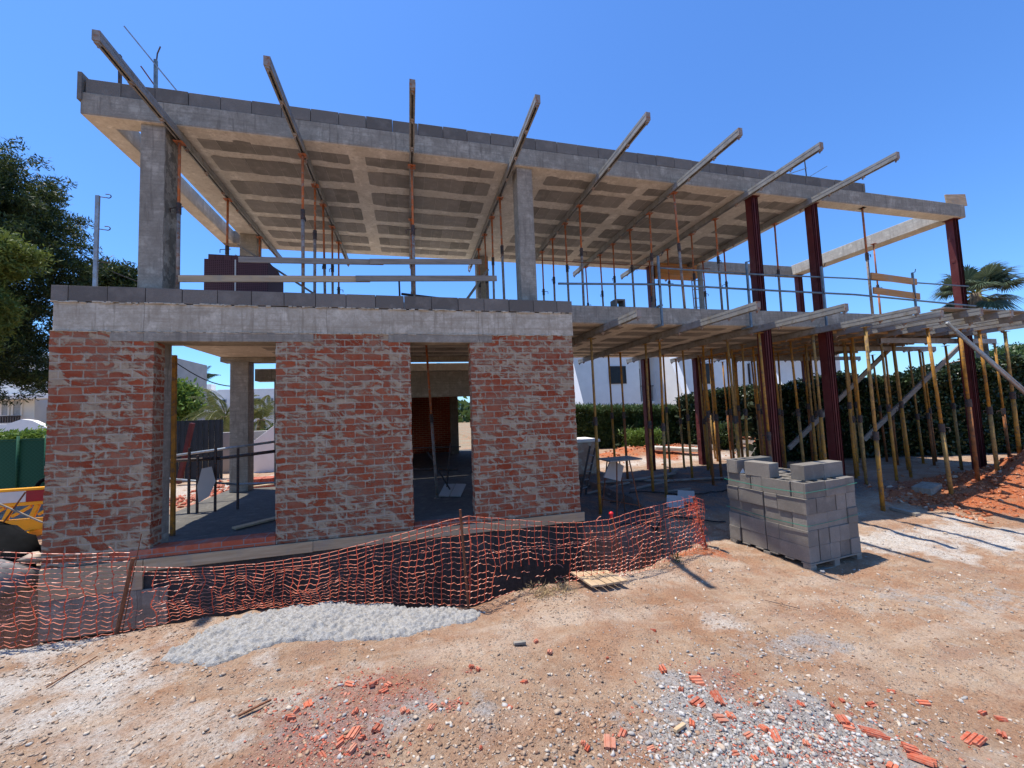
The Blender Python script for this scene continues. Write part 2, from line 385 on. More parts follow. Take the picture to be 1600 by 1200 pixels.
def axis(lo, fine_lo, fine_hi, hi, step):
    a = list(np.arange(fine_lo, fine_hi, step)); s = step; v = a[-1]
    while v < hi: s = min(s*1.18, 25); v += s; a.append(v)
    s = step; v = fine_lo; b = []
    while v > lo: s = min(s*1.2, 25); v -= s; b.append(v)
    return np.array(b[::-1]+a)
gx = axis(-420, -5.2, 9.5, 480, .04); gy = axis(-60, .8, 6.6, 520, .034)
X, Y = np.meshgrid(gx, gy); Z = zg(X, Y); nx, ny = len(gx), len(gy)
verts = np.stack([X.ravel(), Y.ravel(), Z.ravel()], 1)
ii = np.arange(ny-1)[:, None]*nx+np.arange(nx-1)[None, :]; ii = ii.ravel()
quads = np.stack([ii, ii+1, ii+nx+1, ii+nx], 1)
def fast_mesh(name, verts, faces, mats, smooth=False):
    me = bpy.data.meshes.new(name); k = faces.shape[1]
    me.vertices.add(len(verts)); me.vertices.foreach_set('co', verts.astype(np.float32).ravel())
    me.loops.add(faces.size); me.loops.foreach_set('vertex_index', faces.astype(np.int32).ravel())
    me.polygons.add(len(faces)); me.polygons.foreach_set('loop_start', np.arange(0, faces.size, k, dtype=np.int32))
    me.update(calc_edges=True)
    if smooth: me.polygons.foreach_set('use_smooth', [True]*len(faces))
    for m_ in mats: me.materials.append(M[m_] if isinstance(m_, str) else m_)
    return me
me = fast_mesh('ground', verts, quads, [], True)
def blob(x, y, cx, cy, rx, ry, rot=0., n=.5, seed=0, sc=3.0):
    n = n*1.5
    c, s = math.cos(rot), math.sin(rot); dx = (x-cx); dy = (y-cy)
    a = (dx*c+dy*s)/rx; b = (-dx*s+dy*c)/ry
    d = np.sqrt(a*a+b*b)+n*2*fbm(x*sc, y*sc, 4, seed)
    return 1-sst(.25, 1.25, d)
x, y = X.ravel(), Y.ravel()
def gp(u, v): p = onG(u, v); return p.x, p.y
def gblob(u, v, rx, ry, **k): cx, cy = gp(u, v); return blob(x, y, cx, cy, rx, ry, **k)
white = np.maximum.reduce([gblob(130, 1075, 1.0, .5, seed=21, n=.8)*.9, gblob(60, 1010, .6, .3, seed=22), gblob(1500, 838, 1.5, .75, seed=23, n=.7), gblob(1400, 845, .8, .4, seed=29), gblob(1130, 975, .3, .2, seed=24)*.7,
    gblob(330, 1130, .9, .35, seed=25, n=.9)*.5, blob(x, y, 9.0, 11.6, 5, .7, seed=26)*.9, blob(x, y, -5.0, 14, 3.5, 2.5, seed=27)*.9])
red = np.maximum.reduce([gblob(600, 1075, .42, .2, seed=31, n=.7), gblob(700, 1105, .12, .05, seed=32)*.8, gblob(520, 1150, .5, .3, seed=33, n=.8), gblob(450, 1120, .3, .12, seed=36, n=.8), gblob(740, 1045, .08, .05, seed=37),
    gblob(1230, 1165, .5, .22, seed=34, n=.9), gblob(1120, 1060, .22, .15, seed=35, n=.8)*.8, gblob(1000, 1170, .25, .12, seed=38, n=.9)*.6])
grey = np.maximum.reduce([gblob(1200, 1150, .8, .5, seed=41, n=.55)*1.25, gblob(1080, 1085, .3, .2, seed=42, n=.7)*.8, gblob(1240, 1010, .45, .18, seed=43, n=.9)*.5, gblob(560, 1120, .7, .2, seed=44, n=.9)*.55, gblob(1450, 930, .9, .4, seed=45, n=.9)*.35])
soil = np.maximum.reduce([np.exp(-((x-13.2)/3.4)**4)*np.exp(-((y-5.6)/1.15)**4)*1.6, blob(x, y, 10.6, 6.0, 1.5, .7, seed=51), blob(x, y, 8.6, 13.1, 2.6, 1.5, seed=52), blob(x, y, 12.8, 13, 1.6, 1.6, seed=55), blob(x, y, -3., 13.0, 3, 2.0, seed=53)*.7, blob(x, y, 3.9, 4.8, .7, .4, seed=54)*.55])
floor_or_shade = sst(2.6, 2.9, x)*sst(6.0, 6.7, y+.5*fbm(x*1.3, y*1.3, 3, 61))*(1-sst(10.3, 10.9, y+.4*fbm(x*2, y*2, 3, 62)))*(1-sst(9.5, 11, x))
hedge_shade = sst(10.4, 11.4, x)*sst(-.2, .6, y-(12.4-.26*x)+.5*fbm(x*2, y*2, 3, 63))*(1-sst(20, 26, y)); floor_or_shade = np.maximum(floor_or_shade, hedge_shade)  # dark ground along the right hedge: shade put into the colour
def setattr_(nm, arr):
    a = me.attributes.new(nm, 'FLOAT', 'POINT'); a.data.foreach_set('value', np.clip(arr, 0, 1).astype(np.float32))
for nm, arr in (('w_white', white), ('w_red', red), ('w_grey', grey), ('w_soil', soil), ('w_floor_or_shade', floor_or_shade)): setattr_(nm, arr)
g = N('dirt'); at_ = lambda n_: g.n('ShaderNodeAttribute', attribute_name=n_).outputs['Fac']
big = g.noise(.9, 6, .6); mid = g.noise(9, 8, .72); fin = g.noise(60, 5, .7)
cc = g.ramp(big, [(.3, c3(.31, .175, .10)), (.5, c3(.42, .265, .165)), (.7, c3(.52, .37, .25))])
cc = g.mix(g.mapr(mid, .42, .62, 0, .5), cc, c3(.50, .385, .27))
cc = g.mix(g.mapr(g.noise(2.3, 6, .65), .5, .66, 0, .55), cc, c3(.33, .185, .125))
trk = g.noise(1.6, 6, .6, g.n('ShaderNodeVectorRotate', rotation_type='Z_AXIS', i={0: g.scalev(g.co(), (.35, 2.4, 1)), 'Angle': R(8)}).outputs[0]); cc = g.mix(g.mapr(trk, .5, .64, 0, .55), cc, c3(.58, .46, .35))
wv = g.mapr(g.math('ADD', at_('w_white'), g.math('MULTIPLY', g.math('SUBTRACT', mid, .5), 2.0)), .15, 1.05)
cc = g.mix(wv, cc, g.ramp(fin, [(.3, c3(.50, .445, .38)), (.7, c3(.68, .63, .56))]))
gv = g.mapr(g.math('ADD', at_('w_grey'), g.math('MULTIPLY', g.math('SUBTRACT', mid, .5), 1.8)), .18, .62)
cc = g.mix(gv, cc, g.ramp(fin, [(.35, c3(.27, .245, .225)), (.65, c3(.46, .43, .40))]))
rv = g.mapr(g.math('ADD', at_('w_red'), g.math('MULTIPLY', g.math('SUBTRACT', g.noise(14, 7, .75), .5), 2.6)), .35, 1.0)
cc = g.mix(g.math('MULTIPLY', rv, .8), cc, g.ramp(fin, [(.3, c3(.27, .11, .08)), (.7, c3(.40, .22, .165))]))
sv_ = g.mapr(g.math('ADD', at_('w_soil'), g.math('MULTIPLY', g.math('SUBTRACT', mid, .5), .8)), .35, .6)
cc = g.mix(sv_, cc, g.ramp(fin, [(.3, c3(.30, .065, .018)), (.55, c3(.50, .135, .042)), (.72, c3(.60, .28, .13))]))
cc = g.mix(at_('w_floor_or_shade'), cc, g.ramp(mid, [(.3, c3(.10, .095, .09)), (.7, c3(.19, .175, .16))]))
# small pebbles in the surface
vo = g.n('ShaderNodeTexVoronoi', i={'Scale': 34., 'Vector': g.co()})
pm = g.math('MULTIPLY', g.mapr(vo.outputs['Distance'], .22, .3, 1, 0), g.mapr(g.noise(3.5, 4), .42, .56))
pc = g.mix(g.n('ShaderNodeSeparateColor', i={0: vo.outputs['Color']}).outputs[0], c3(.26, .19, .14), c3(.66, .58, .47))
cc = g.mix(g.math('MULTIPLY', pm, .75), cc, pc)
cc = g.mix(g.mapr(fin, .3, .52, .55, 0), cc, c3(.15, .095, .065))
sp_ = g.noise(170, 3, .8); cc = g.mix(g.mapr(sp_, .58, .7, 0, .5), cc, c3(.68, .58, .47)); cc = g.mix(g.mapr(sp_, .3, .42, .5, 0), cc, c3(.13, .085, .06))
far = g.mapr(g.n('ShaderNodeSeparateXYZ', i={0: g.co()}).outputs[1], 17, 24)
cc = g.mix(g.math('MULTIPLY', far, .7), cc, c3(.22, .20, .13))
brn = g.mapr(g.noise(1.35, 7, .72), .47, .6, 0, .72); cc = g.mix(g.math('MULTIPLY', brn, g.mapr(g.math('MAXIMUM', wv, gv), 0, .5, 1, .2)), cc, g.ramp(fin, [(.3, c3(.24, .11, .055)), (.7, c3(.46, .255, .145))]))
g.color(cc); g.rough(.95); g.b.inputs['Specular IOR Level'].default_value = .15
hh = g.math('ADD', g.math('ADD', g.math('MULTIPLY', fin, .8), g.math('MULTIPLY', mid, .8)), g.math('MULTIPLY', pm, .6)); g.bump(hh, 1.0, .03)
M['dirt'] = g.m
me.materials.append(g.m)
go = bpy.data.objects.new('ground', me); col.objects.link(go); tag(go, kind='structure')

# ------------------------------------------------------------ the building
XL, XR, YB = -4.2, 2.617, 6.068
Z0, Z1, Z2, ZF = -.04, 2.787, 3.15, 3.385
XO = [(-3.153, -1.756), (.026, .915)]
YR, ZRS, ZRT, XRL, XRR, YK = 6.392, 5.816, 6.122, -4.212, 13.06, 10.87
bld = thing('building', (0, YB, 0), 'unfinished two-storey concrete and brick house frame held up by props', 'building')
def part(name, mb, mat, bevel=.006, label=None, parent=None):
    o = mb.build(name, mat, parent or bld, bevel)
    if label: o['label'] = label
    return o
# brick piers with toothed edges
def pier(x0, x1, tooth=True, top=None):
    """pier made of 0.1 m courses whose ends step a little, like real bricklaying"""
    mb = MB(); n = 28
    for k in range(n+1):
        z0 = Z0+k*.1; z1 = min(z0+.1, Z1-.004)
        if z0 >= Z1-.01: break
        j0 = random.uniform(-.006, .006); j1 = random.uniform(-.006, .006); jy = random.uniform(-.002, .003)
        mb.box(x0+j0, x1+j1, YB+jy, YB+.24, z0, z1)
    return mb
part('brick_pier', pier(XL-.02, XO[0][0]), 'brick', 0)
part('brick_pier', pier(XO[0][1], XO[1][0]), 'brick', 0)
part('brick_pier', pier(XO[1][1], XR-.02), 'brick', 0)
for (a, b) in ((-3.62, -1.28), (-.28, 1.26)):
    m_ = MB(); m_.box(a, b, YB-.006, YB+.25, Z1-.125, Z1-.003); part('lintel', m_, 'concrete', .006)
m_ = MB(); m_.box(XO[0][0]-.4, XO[0][1]+.0, YB-.01, YB+.22, Z0, Z0+.11); part('brick_sill', m_, 'sill', .004)
m_ = MB(); m_.box(XO[1][0], XO[1][1], YB+.004, YB+.22, Z0, Z0+.05); part('brick_sill', m_, 'sill', .004)
m_ = MB(); m_.box(XL+1.0, -1.3, YB-.035, YB-.003, -.185, -.045); m_.box(-1.297, 1.2, YB-.03, YB-.003, -.18, -.045); m_.box(1.203, XR+.03, YB-.035, YB-.003, -.185, -.045); m_.box(XL-.02, XL+.99, YB-.03, YB-.003, -.40, -.045)
part('formwork_board', m_, 'timber', .003)
m_ = MB(); m_.box(XL, XR, YB, YB+.3, -2.0, -.045); part('footing', m_, 'footing', .01)
m_ = MB(); m_.box(XL-.01, -2.95, YB-.028, YB-.003, -.85, -.405); part('footing_patch', m_, 'concrete', .004)
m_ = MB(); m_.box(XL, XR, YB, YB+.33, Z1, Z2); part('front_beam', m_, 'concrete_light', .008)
def block_course(x0, x1, y0, z0, h=.196, off=0., L=.4, mat='block_dark', jz=.0):
    mb = MB(); xx = x0
    first = True
    while xx < x1-.02:
        e = min(xx+(L*.43 if first and off else L), x1); first = False
        dz = random.uniform(-.003, .003); dy = random.uniform(-.006, .006)
        mb.box(xx+.003, e-.004, y0+dy, y0+.195+dy, z0+.002, z0+h+dz); xx = e
    return mb
part('block_course', block_course(XL-.02, XR, YB-.012, Z2+.008, off=1), 'block_dark', .004)
m_ = MB()
random.seed(3)
for k in range(150):
    xx = random.uniform(XL, XR); L_ = random.uniform(.02, .09)
    m_.obox((xx, YB-.004, Z2+random.uniform(-.004, .01)), (L_/2, 0, 0), (0, random.uniform(.008, .02), 0), (0, 0, random.uniform(.003, .012)))
for k in range(150):
    xx = random.uniform(XL, XR); L_ = random.uniform(.03, .12)
    m_.obox((xx, YB-.002, Z1+random.uniform(-.01, .004)), (L_/2, 0, 0), (0, random.uniform(.006, .014), 0), (0, 0, random.uniform(.003, .009)))
part('mortar_squeeze', m_, 'concrete_light', .003)['kind'] = 'stuff'
# ground floor slab and interior
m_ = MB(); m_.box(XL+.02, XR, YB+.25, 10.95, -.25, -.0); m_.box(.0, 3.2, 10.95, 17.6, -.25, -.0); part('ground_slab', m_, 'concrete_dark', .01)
# first-floor slabs
m_ = MB(); m_.box(XL+.02, XR-.002, YB+.334, 10.87, 3.08, ZF-.03); part('first_floor_slab', m_, 'soffit', .006)
m_ = MB(); m_.box(XR+.002, XRR, YR, 10.87, 3.077, ZF); part('first_floor_slab', m_, 'concrete', .008)
m_ = MB(); m_.box(XL+.02, -1.5, 8.0, 8.35, 2.98, 3.076); m_.box(XL+.02, XR-.01, 10.5, 10.86, 2.97, 3.076); part('interior_beam', m_, 'concrete', .008)
def concrete_col(x0, x1, y0, y1, z0, z1, mat='concrete', tl=0.):
    m_ = MB(); m_.box(x0, x1, y0, y1, z0, z1); return part('concrete_column', m_, mat, .012)
concrete_col(-3.56, -3.26, 6.45, 6.85, ZF-.03, ZRS-.002)
concrete_col(1.88, 2.16, 6.45, 6.75, ZF-.03, ZRS-.002)
concrete_col(-3.62, -3.27, 10.0, 10.3, ZF-.03, ZRS-.002)
concrete_col(1.83, 2.15, 10.5, 10.8, ZF-.03, ZRS-.002)
concrete_col(-3.45, -3.156, YB+.243, YB+.42, 0, 3.07)
concrete_col(-3.98, -3.60, 10.5, 10.85, 0, 2.968, 'concrete')
concrete_col(1.55, 1.85, 16.0, 16.3, 0, 2.9)
# annex behind: brick back wall, lintel beam, rear slab
m_ = MB(); m_.box(-.6, 1.9, 17.0, 17.24, 0, 2.75); part('rear_brick_wall', m_, 'brick_plain', 0)
m_ = MB(); m_.box(-2.2, 3.2, 11.0, 11.35, 2.05, 2.745); part('annex_beam', m_, 'concrete', .01)
m_ = MB(); m_.box(-.6, 3.2, 10.88, 17.3, 2.75, 2.95); part('annex_slab', m_, 'soffit', .01)
m_ = MB(); m_.box(-.9, -.62, 11.36, 17.3, 0, 2.95); m_.box(2.98, 3.18, 11.9, 17.0, 0, 2.745); part('annex_wall_and_blocker', m_, 'brick_plain', .0)  # second box: unseen right wall, added to keep light off the rear wall
m_ = MB(); m_.box(-3.22, -2.92, 11.01, 11.3, 0, 2.558); m_.box(-3.64,-2.21,11.0,11.35,2.56,2.86); part('annex_column', m_, 'concrete', .01)
# roof
m_ = MB(); m_.box(XRL, XRR, YR, 6.65, ZRS, ZRT); part('roof_edge_beam', m_, 'concrete', .01, 'long grey concrete edge beam along the front of the roof')
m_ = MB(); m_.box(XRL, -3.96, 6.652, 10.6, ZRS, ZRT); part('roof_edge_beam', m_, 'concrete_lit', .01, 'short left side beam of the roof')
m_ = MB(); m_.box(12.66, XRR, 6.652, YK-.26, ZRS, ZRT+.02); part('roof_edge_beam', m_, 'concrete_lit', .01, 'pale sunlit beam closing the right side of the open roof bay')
m_ = MB(); m_.box(8.702, XRR, YK-.258, YK, ZRS, ZRT); part('roof_edge_beam', m_, 'concrete', .01, 'rear beam of the open roof bay')
m_ = MB(); m_.box(XRL, -3.67, 10.602, YK, ZRS, ZRT); part('roof_edge_beam', m_, 'concrete', .01)
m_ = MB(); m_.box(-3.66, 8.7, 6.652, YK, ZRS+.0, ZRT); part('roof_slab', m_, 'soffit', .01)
# formed underside skin: cream boarded strip under the beams
m_ = MB(); m_.box(XRL+.01, XRR-.01, YR+.004, 6.649, ZRS-.006, ZRS-.002); m_.box(XRL+.01, -3.965, 6.653, 10.59, ZRS-.006, ZRS-.002); part('beam_underside', m_, 'soffit', 0)
part('block_course', block_course(XRL+.04, 9.9, YR+.01, ZRT+.004, h=.2, off=0), 'block_dark', .004)
m_ = MB(); m_.box(XRL-.03, XRL+.02, YR-.02, YR+.22, ZRT-.12, ZRT+.27); m_.box(XRL-.02, XRL+.02, 6.6, 10.8, ZRT+.003, ZRT+.2); part('end_block', m_, 'block_dark', .004)
# ceiling infill rows (hollow blocks showing between poured ribs), ragged outlines
def infill(bays, rows, zc, zig=.018):
    mb = MB()
    for (x0, x1) in bays:
        for (y0, y1) in rows:
            n = max(4, int((x1-x0)/.02)); tx = np.linspace(0, 1, n+1)
            xs = x0+tx*(x1-x0)+.0
            ya = y0-.035+.075*fbm(xs*3.2+y0*7, tx*0+y0*3, 5, 71); yb = y1+.025+.075*fbm(xs*3.2+y1*5, tx*0+y1*5, 5, 72)
            sc = .018*np.abs(np.sin((xs+.03)*math.pi/.25))**.4; ya = ya-sc+.01; yb = yb+sc-.01
            cell = .25; k = 0
            shr = np.minimum(1, np.minimum(tx, 1-tx)*(x1-x0)/.07)**.5; ym = (y0+y1)/2
            ya = ym+(ya-ym)*(.85+.15*shr); yb = ym+(yb-ym)*(.85+.15*shr)
            i = 0
            while i < n:
                j = min(n, i+max(2, int(cell/((x1-x0)/n)))); zz = zc-.003-random.uniform(0, .004)
                V = [(xs[q]+(.0015 if q == i else (-.0015 if q == j else 0)), ya[q], zz) for q in range(i, j+1)]+[(xs[q]+(.0015 if q == i else (-.0015 if q == j else 0)), yb[q], zz) for q in range(i, j+1)]
                m = j-i+1
                mb.add(V, [(q, m+q, m+q+1, q+1) for q in range(m-1)])
                i = j
    return mb
ROWS = [(6.66, 6.87), (7.09, 7.45), (7.77, 8.18), (8.45, 8.86), (9.12, 9.50), (9.77, 10.12), (10.36, 10.56)]
infill_ = infill([(-2.98, -.87), (-.62, 1.55), (2.50, 4.36), (4.60, 6.42), (7.33, 8.40)], ROWS, ZRS); part('ceiling_infill', infill_, 'infill', 0)
m_ = MB(); m_.box(XR+.01, 8.42, YR+.01, 10.86, 3.0715, 3.0755); part('slab_underside', m_, 'soffit', 0)
part('ceiling_infill', infill([(2.75, 3.9), (4.15, 6.2), (6.45, 8.2), (8.45, 10.3)], [(a+.03, b-.02) for a, b in ROWS], 3.0715), 'infill', 0)
part('ceiling_infill', infill([(-2.9, -.87), (-.62, 1.55)], ROWS, 3.08), 'infill', 0)
# formwork timber at the right roof corner, bracket plates
# steel columns: two channels welded face to face, with battens
def steel_col(x, y, z0, z1, w_=.17):
    mb = MB(); h = w_/2
    mb.box(x-h, x+h, y-h+.012, y+h-.012, z0, z1)
    for sx in (-1, 1):
        for off in (-h*.9, -h*.35, h*.35, h*.9):
            mb.box(x+off-.008, x+off+.008, y-h, y-h+.0118, z0, z1)
    z = z0+.25
    while z < z1-.1:
        mb.box(x-h-.006, x+h+.006, y-h*.4, y+h*.4, z, z+.07); z += .55
    mb.box(x-h-.03, x+h+.03, y-h-.03, y+h+.03, z1-.012, z1)
    return part('steel_column', mb, 'red_steel', .003)
for (x_, y_) in ((6.95, 6.58), (8.52, 6.58), (12.86, 6.56), (7.2, 10.6), (12.9, 10.6)):
    steel_col(x_, y_, ZF, ZRS-.008, .17)
for (x_, y_) in ((7.0, 6.58), (8.6, 6.58), (12.86, 6.56), (6.7, 10.4), (8.62, 10.6), (12.9, 10.6)):
    steel_col(x_, y_, -.35, 3.07, .19)

# ------------------------------------------------------------ formwork beams
ORD = ['first', 'second', 'third', 'fourth', 'fifth', 'sixth', 'seventh', 'eighth', 'ninth', 'tenth', 'eleventh', 'twelfth', 'thirteenth', 'fourteenth']
def beam_thing(p0, p1, label, group, name='formwork_beam', size=.08, hgt=.115):
    p0, p1 = Vector(p0), Vector(p1); t = thing(name, p0, label, 'beam', group)
    d = (p1-p0); L = d.length; d.normalize(); side = d.cross(Vector((0, 0, 1))).normalized(); u = side.cross(d)
    mb = MB(); c = (p0+p1)/2
    # two C rails side by side with lips, joined by ties
    for s_ in (-1, 1):
        mb.obox(c+side*s_*size*.40, d*L/2, side*.0035, u*hgt*.5)
        mb.obox(c+side*s_*size*.30+u*(hgt*.5-.004), d*L/2, side*size*.13, u*.004)
        mb.obox(c+side*s_*size*.30-u*(hgt*.5-.004), d*L/2, side*size*.13, u*.004)
        mb.obox(c+side*s_*size*.445+u*hgt*.18, d*L/2, side*.003, u*.008)
    mb.obox(c+u*hgt*.1, d*(L/2-.03), side*size*.39, u*.003)
    mb.build('rail', 'beam_steel', t, 0)
    mb = MB(); q = .0
    ends = [.02]+[x for x in np.arange(.55, L-.1, .62)]+[L-.03]
    for e in ends:
        b = p0+d*e
        mb.obox(b-u*(hgt*.5+.012), d*.022, side*size*.3, u*.012)
        mb.obox(b-u*(hgt*.5+.03)+d*.01, d*.008, side*size*.12, u*.02)
    mb.obox(p0-d*.006, d*.006, side*size*.45, u*hgt*.5)
    mb.build('notch_clips', 'rust_grey', t, 0)
    return t
UBX = [-3.15, -1.52, .115, 1.755, 3.40, 5.02, 6.655, 8.26]; ZUB = 5.745
UY = [4.95, 4.93, 4.93, 4.85, 4.84, 4.85, 4.87, 4.81]
for k, (bx_, by_) in enumerate(zip(UBX, UY)):
    lab = '%s steel formwork beam from the left under the roof, its tip against the sky' % ORD[k]
    beam_thing((bx_+random.uniform(-.01, .01), by_, ZUB), (bx_, 11.35, ZUB-.003), lab, 'steel beams under the roof slab')
LB = [(3.39, 5.35, 11.2), (4.98, 4.74, 11.2), (6.60, 4.69, 11.2), (8.17, 4.70, 11.2), (9.0, 4.85, 10.9), (9.62, 4.66, 11), (10.5, 4.70, 11), (11.35, 4.55, 11), (11.95, 5.0, 11), (12.75, 4.7, 11)]
for k, (bx_, by_, ye) in enumerate(LB):
    lab = '%s steel formwork beam from the left under the first floor slab on the right' % ORD[k]
    beam_thing((bx_, by_, 3.0), (bx_, ye, 3.0), lab, 'steel beams under the first floor slab')
for k, (y_, x0) in enumerate(((6.75, 10.4), (7.95, 10.4), (9.9, 9.4))):
    beam_thing((14.3, y_, 2.87), (x0, y_, 2.87), '%s cross beam behind the yellow props, its end poking out past the far right' % ['nearest', 'middle', 'farthest'][k], 'cross beams at the right end')
t = thing('formwork_deck', (10.8, 8.6, 3.06), 'dark orange-brown timber panels of slab formwork under the right end of the first floor', 'formwork')
mb = MB(); xx = 8.45
while xx < 13.4:
    yy = 6.42+random.uniform(-.05, .02)
    while yy < 10.8:
        e = min(yy+random.choice([.5, 1.0, 1.0, 2.0]), 10.85); dz = random.uniform(-.006, .006)
        mb.box(xx+.004, xx+.196, yy+.004, e-.004, 3.059-.0+dz*.2-.012, 3.072+dz*.1); yy = e
    xx += .2
for k in range(16):
    y_ = 6.6+k*.27; mb.box(8.4, 13.5+random.uniform(-.2, .3), y_, y_+.05, 2.992, 3.044)
mb.build('panels', 'timber_deck', t, 0)

# ------------------------------------------------------------ steel props
def prop(x, y, z0, z1, mats, label, group, tilt=(0, 0), split=.5, name='steel_prop', r=.027):
    x0, y0 = x+tilt[0], y+tilt[1]
    t = thing(name, (x0, y0, z0), label, 'prop', group)
    a = Vector((x0, y0, z0)); b = Vector((x, y, z1)); d = b-a; cpt = a+d*split
    MB().tube(a, cpt, r, 12).build('outer_tube', mats[0], t, 0, True)
    MB().tube(cpt, b, r*.78, 12).build('inner_tube', mats[1], t, 0, True)
    mb = MB(); mb.tube(cpt-d.normalized()*.10, cpt+d.normalized()*.06, r*1.32, 12)
    co_ = mb.build('collar', 'dark_iron', t, 0)
    ang = random.uniform(0, 6.28); h = Vector((math.cos(ang), math.sin(ang), -.15))*.11
    hb = MB(); hb.tube(cpt-h*.5, cpt+h, .007, 6); hb.tube(cpt+h, cpt+h+Vector((0, 0, -.06)), .007, 6); hb.build('pin_handle', 'dark_iron', co_, 0)
    MB().box(x-.06, x+.06, y-.06, y+.06, z1-.006, z1).build('top_plate', mats[1], t, 0)
    MB().box(x0-.06, x0+.06, y0-.06, y0+.06, z0, z0+.006).build('base_plate', mats[0], t, 0)
    return t
random.seed(21)
UP = {0: [6.57, 8.17, 9.79], 1: [6.55, 7.4, 8.08, 9.0, 9.81], 2: [6.53, 8.4, 10.76], 3: [7.24, 8.02, 8.86, 9.7], 4: [7.25, 8.03, 8.84, 9.62], 5: [6.47, 7.28, 8.08, 8.88, 9.59, 10.5], 6: [7.27, 8.05, 8.98, 9.8], 7: [7.24, 7.98, 8.79, 9.6]}
for k, ys in UP.items():
    for j, y_ in enumerate(ys):
        lab = 'orange-grey prop, %s back under the %s roof beam from the left' % (ORD[j], ORD[k])
        if (k, j) == (0, 0): lab = 'leaning orange and grey steel prop right beside the left concrete column upstairs'
        tl = (random.uniform(-.03, .03), random.uniform(-.03, .03))
        if (k, j) == (0, 0): tl = (.03, -.05)
        if (k, j) == (5, 0): tl = (.07, 0)
        prop(UBX[k], y_, ZF-(.03 if UBX[k] < 2.6 else 0), ZUB-.085, ('rust_grey', 'orange_paint'), lab, 'steel props on the upper floor', tl, random.uniform(.5, .62), r=.024)
prop(9.9, 6.5, ZF, ZRS, ('rust_grey', 'orange_paint'), 'lone rusty prop under the front beam of the open roof bay', 'steel props on the upper floor', (.0, 0), .55, r=.026)
prop(12.55, 8.05, ZF, ZRS, ('orange_paint', 'orange_paint'), 'red-orange prop standing at the right side beam of the open roof bay', 'steel props on the upper floor', (0, 0), .5, r=.024)
LP = [(3.40, 7.04), (5.0, 9.39), (5.06, 8.9), (4.97, 7.65), (5.0, 7.19), (6.62, 8.6), (6.62, 7.88), (6.62, 7.14), (6.64, 6.35), (3.4, 9.3), (3.39, 8.2),
      (8.44, 5.69), (11.15, 6.95), (10.10, 5.69), (11.09, 5.72), (11.82, 5.79), (12.8, 5.86), (13.15, 7.63), (13.3, 7.95), (13.05, 7.03), (12.96, 8.62), (10.28, 7.41), (8.38, 7.2), (9.57, 7.6),
      (9.4, 11.2), (9.25, 10.77), (9.95, 11.0), (10.1, 10.6), (10.4, 10.3), (8.15, 8.0), (8.2, 8.9), (8.17, 9.8), (9.0, 6.9), (9.0, 8.5), (9.62, 9.3), (10.5, 8.2), (10.5, 9.6), (11.4, 8.1), (11.4, 9.4), (12.1, 8.7), (12.1, 10.1), (9.6, 6.75), (10.45, 6.75), (12.0, 7.5),
      (6.62, 9.4), (7.55, 7.7), (7.55, 9.0), (7.6, 10.2), (8.17, 6.5), (14.3, 6.75), (13.9, 8.0), (8.75, 8.0), (8.9, 9.4), (9.3, 7.6), (9.35, 9.9), (9.95, 7.2), (9.9, 8.9), (10.2, 9.9), (10.9, 8.8), (11.0, 7.8), (10.85, 10.2), (11.75, 9.0), (11.8, 10.2), (12.4, 9.4), (12.5, 8.0), (8.5, 9.9), (7.9, 8.4), (7.8, 9.5), (7.2, 8.3)]
DIRS = [(3.4, 'nearest the right corner of the brick wall'), (5.0, 'in the row in front of the hedge between brick wall and block pallet'), (6.62, 'in the row just left of the dark red column'), (8.4, 'among those between the two dark red columns')]
cnt = {}
LP.sort(key=lambda q: (round(q[0]/.9), q[1]))
LP = [q for q in LP if not (q[0] > 10.7 and q[1] > 9.7)]
for (x_, y_) in LP:
    key = int(round(x_/.9)); cnt[key] = cnt.get(key, -1)+1
    row = sorted(set(int(round(q[0]/.9)) for q in LP)).index(key)
    lab = 'tall yellow prop, %s back in the %s row from the brick wall' % (ORD[cnt[key]], ORD[row])
    near = y_ < 6.0
    zt = 2.925 if x_ < 12.9 else (2.80 if y_ > 6.3 else 2.925)
    dx = -.0 if x_ < 8 else .06
    prop(x_, y_, gz(x_, y_)-.01, zt, ('yellow_paint', 'yellow_pale') if random.random() < .5 else ('rust_prop', 'yellow_paint') if random.random() < .5 else ('yellow_pale', 'timber_orange' if False else 'yellow_paint'), lab, 'yellow props holding up the first floor', (random.uniform(-.09, .09)+dx, random.uniform(-.06, .06)), random.uniform(.40, .55), r=.036 if near else .03)
# timber braces and aluminium tubes at the right end
def stick(name, p0, p1, w_, h_, mat, label, cat, group=None, tube=False):
    t = MB()
    if tube: t.tube(p0, p1, w_, 10)
    else: t.bar(p0, p1, w_, h_)
    o = t.build(name, mat, None, 0 if tube else .003, tube); return tag(o, label, cat, group)
stick('timber_brace', (13.0, 8.1, 3.0), (9.1, 8.1, .4), .05, .11, 'timber_old', 'long diagonal timber brace rising to the right behind the yellow props', 'brace')
stick('timber_brace', (14.6, 7.5, 2.95), (11.3, 7.9, .5), .05, .11, 'timber_old', 'second diagonal timber brace, right of the long one among the yellow props', 'brace')
stick('metal_tube', (10.35, 5.55, 3.06), (12.7, 5.5, 1.42), .03, 0, 'galv', 'upper of two parallel silver tubes sloping down to the right edge', 'tube', 'silver tubes at the right', True)
stick('metal_tube', (10.22, 5.45, 2.98), (12.6, 5.4, 1.25), .03, 0, 'galv', 'lower of two parallel silver tubes sloping down to the right edge', 'tube', 'silver tubes at the right', True)
stick('loose_plank', (9.0, 4.9, 3.085), (11.3, 5.0, 3.10), .2, .025, 'timber_old', 'weathered plank lying across the formwork beam tips at the upper right', 'plank')
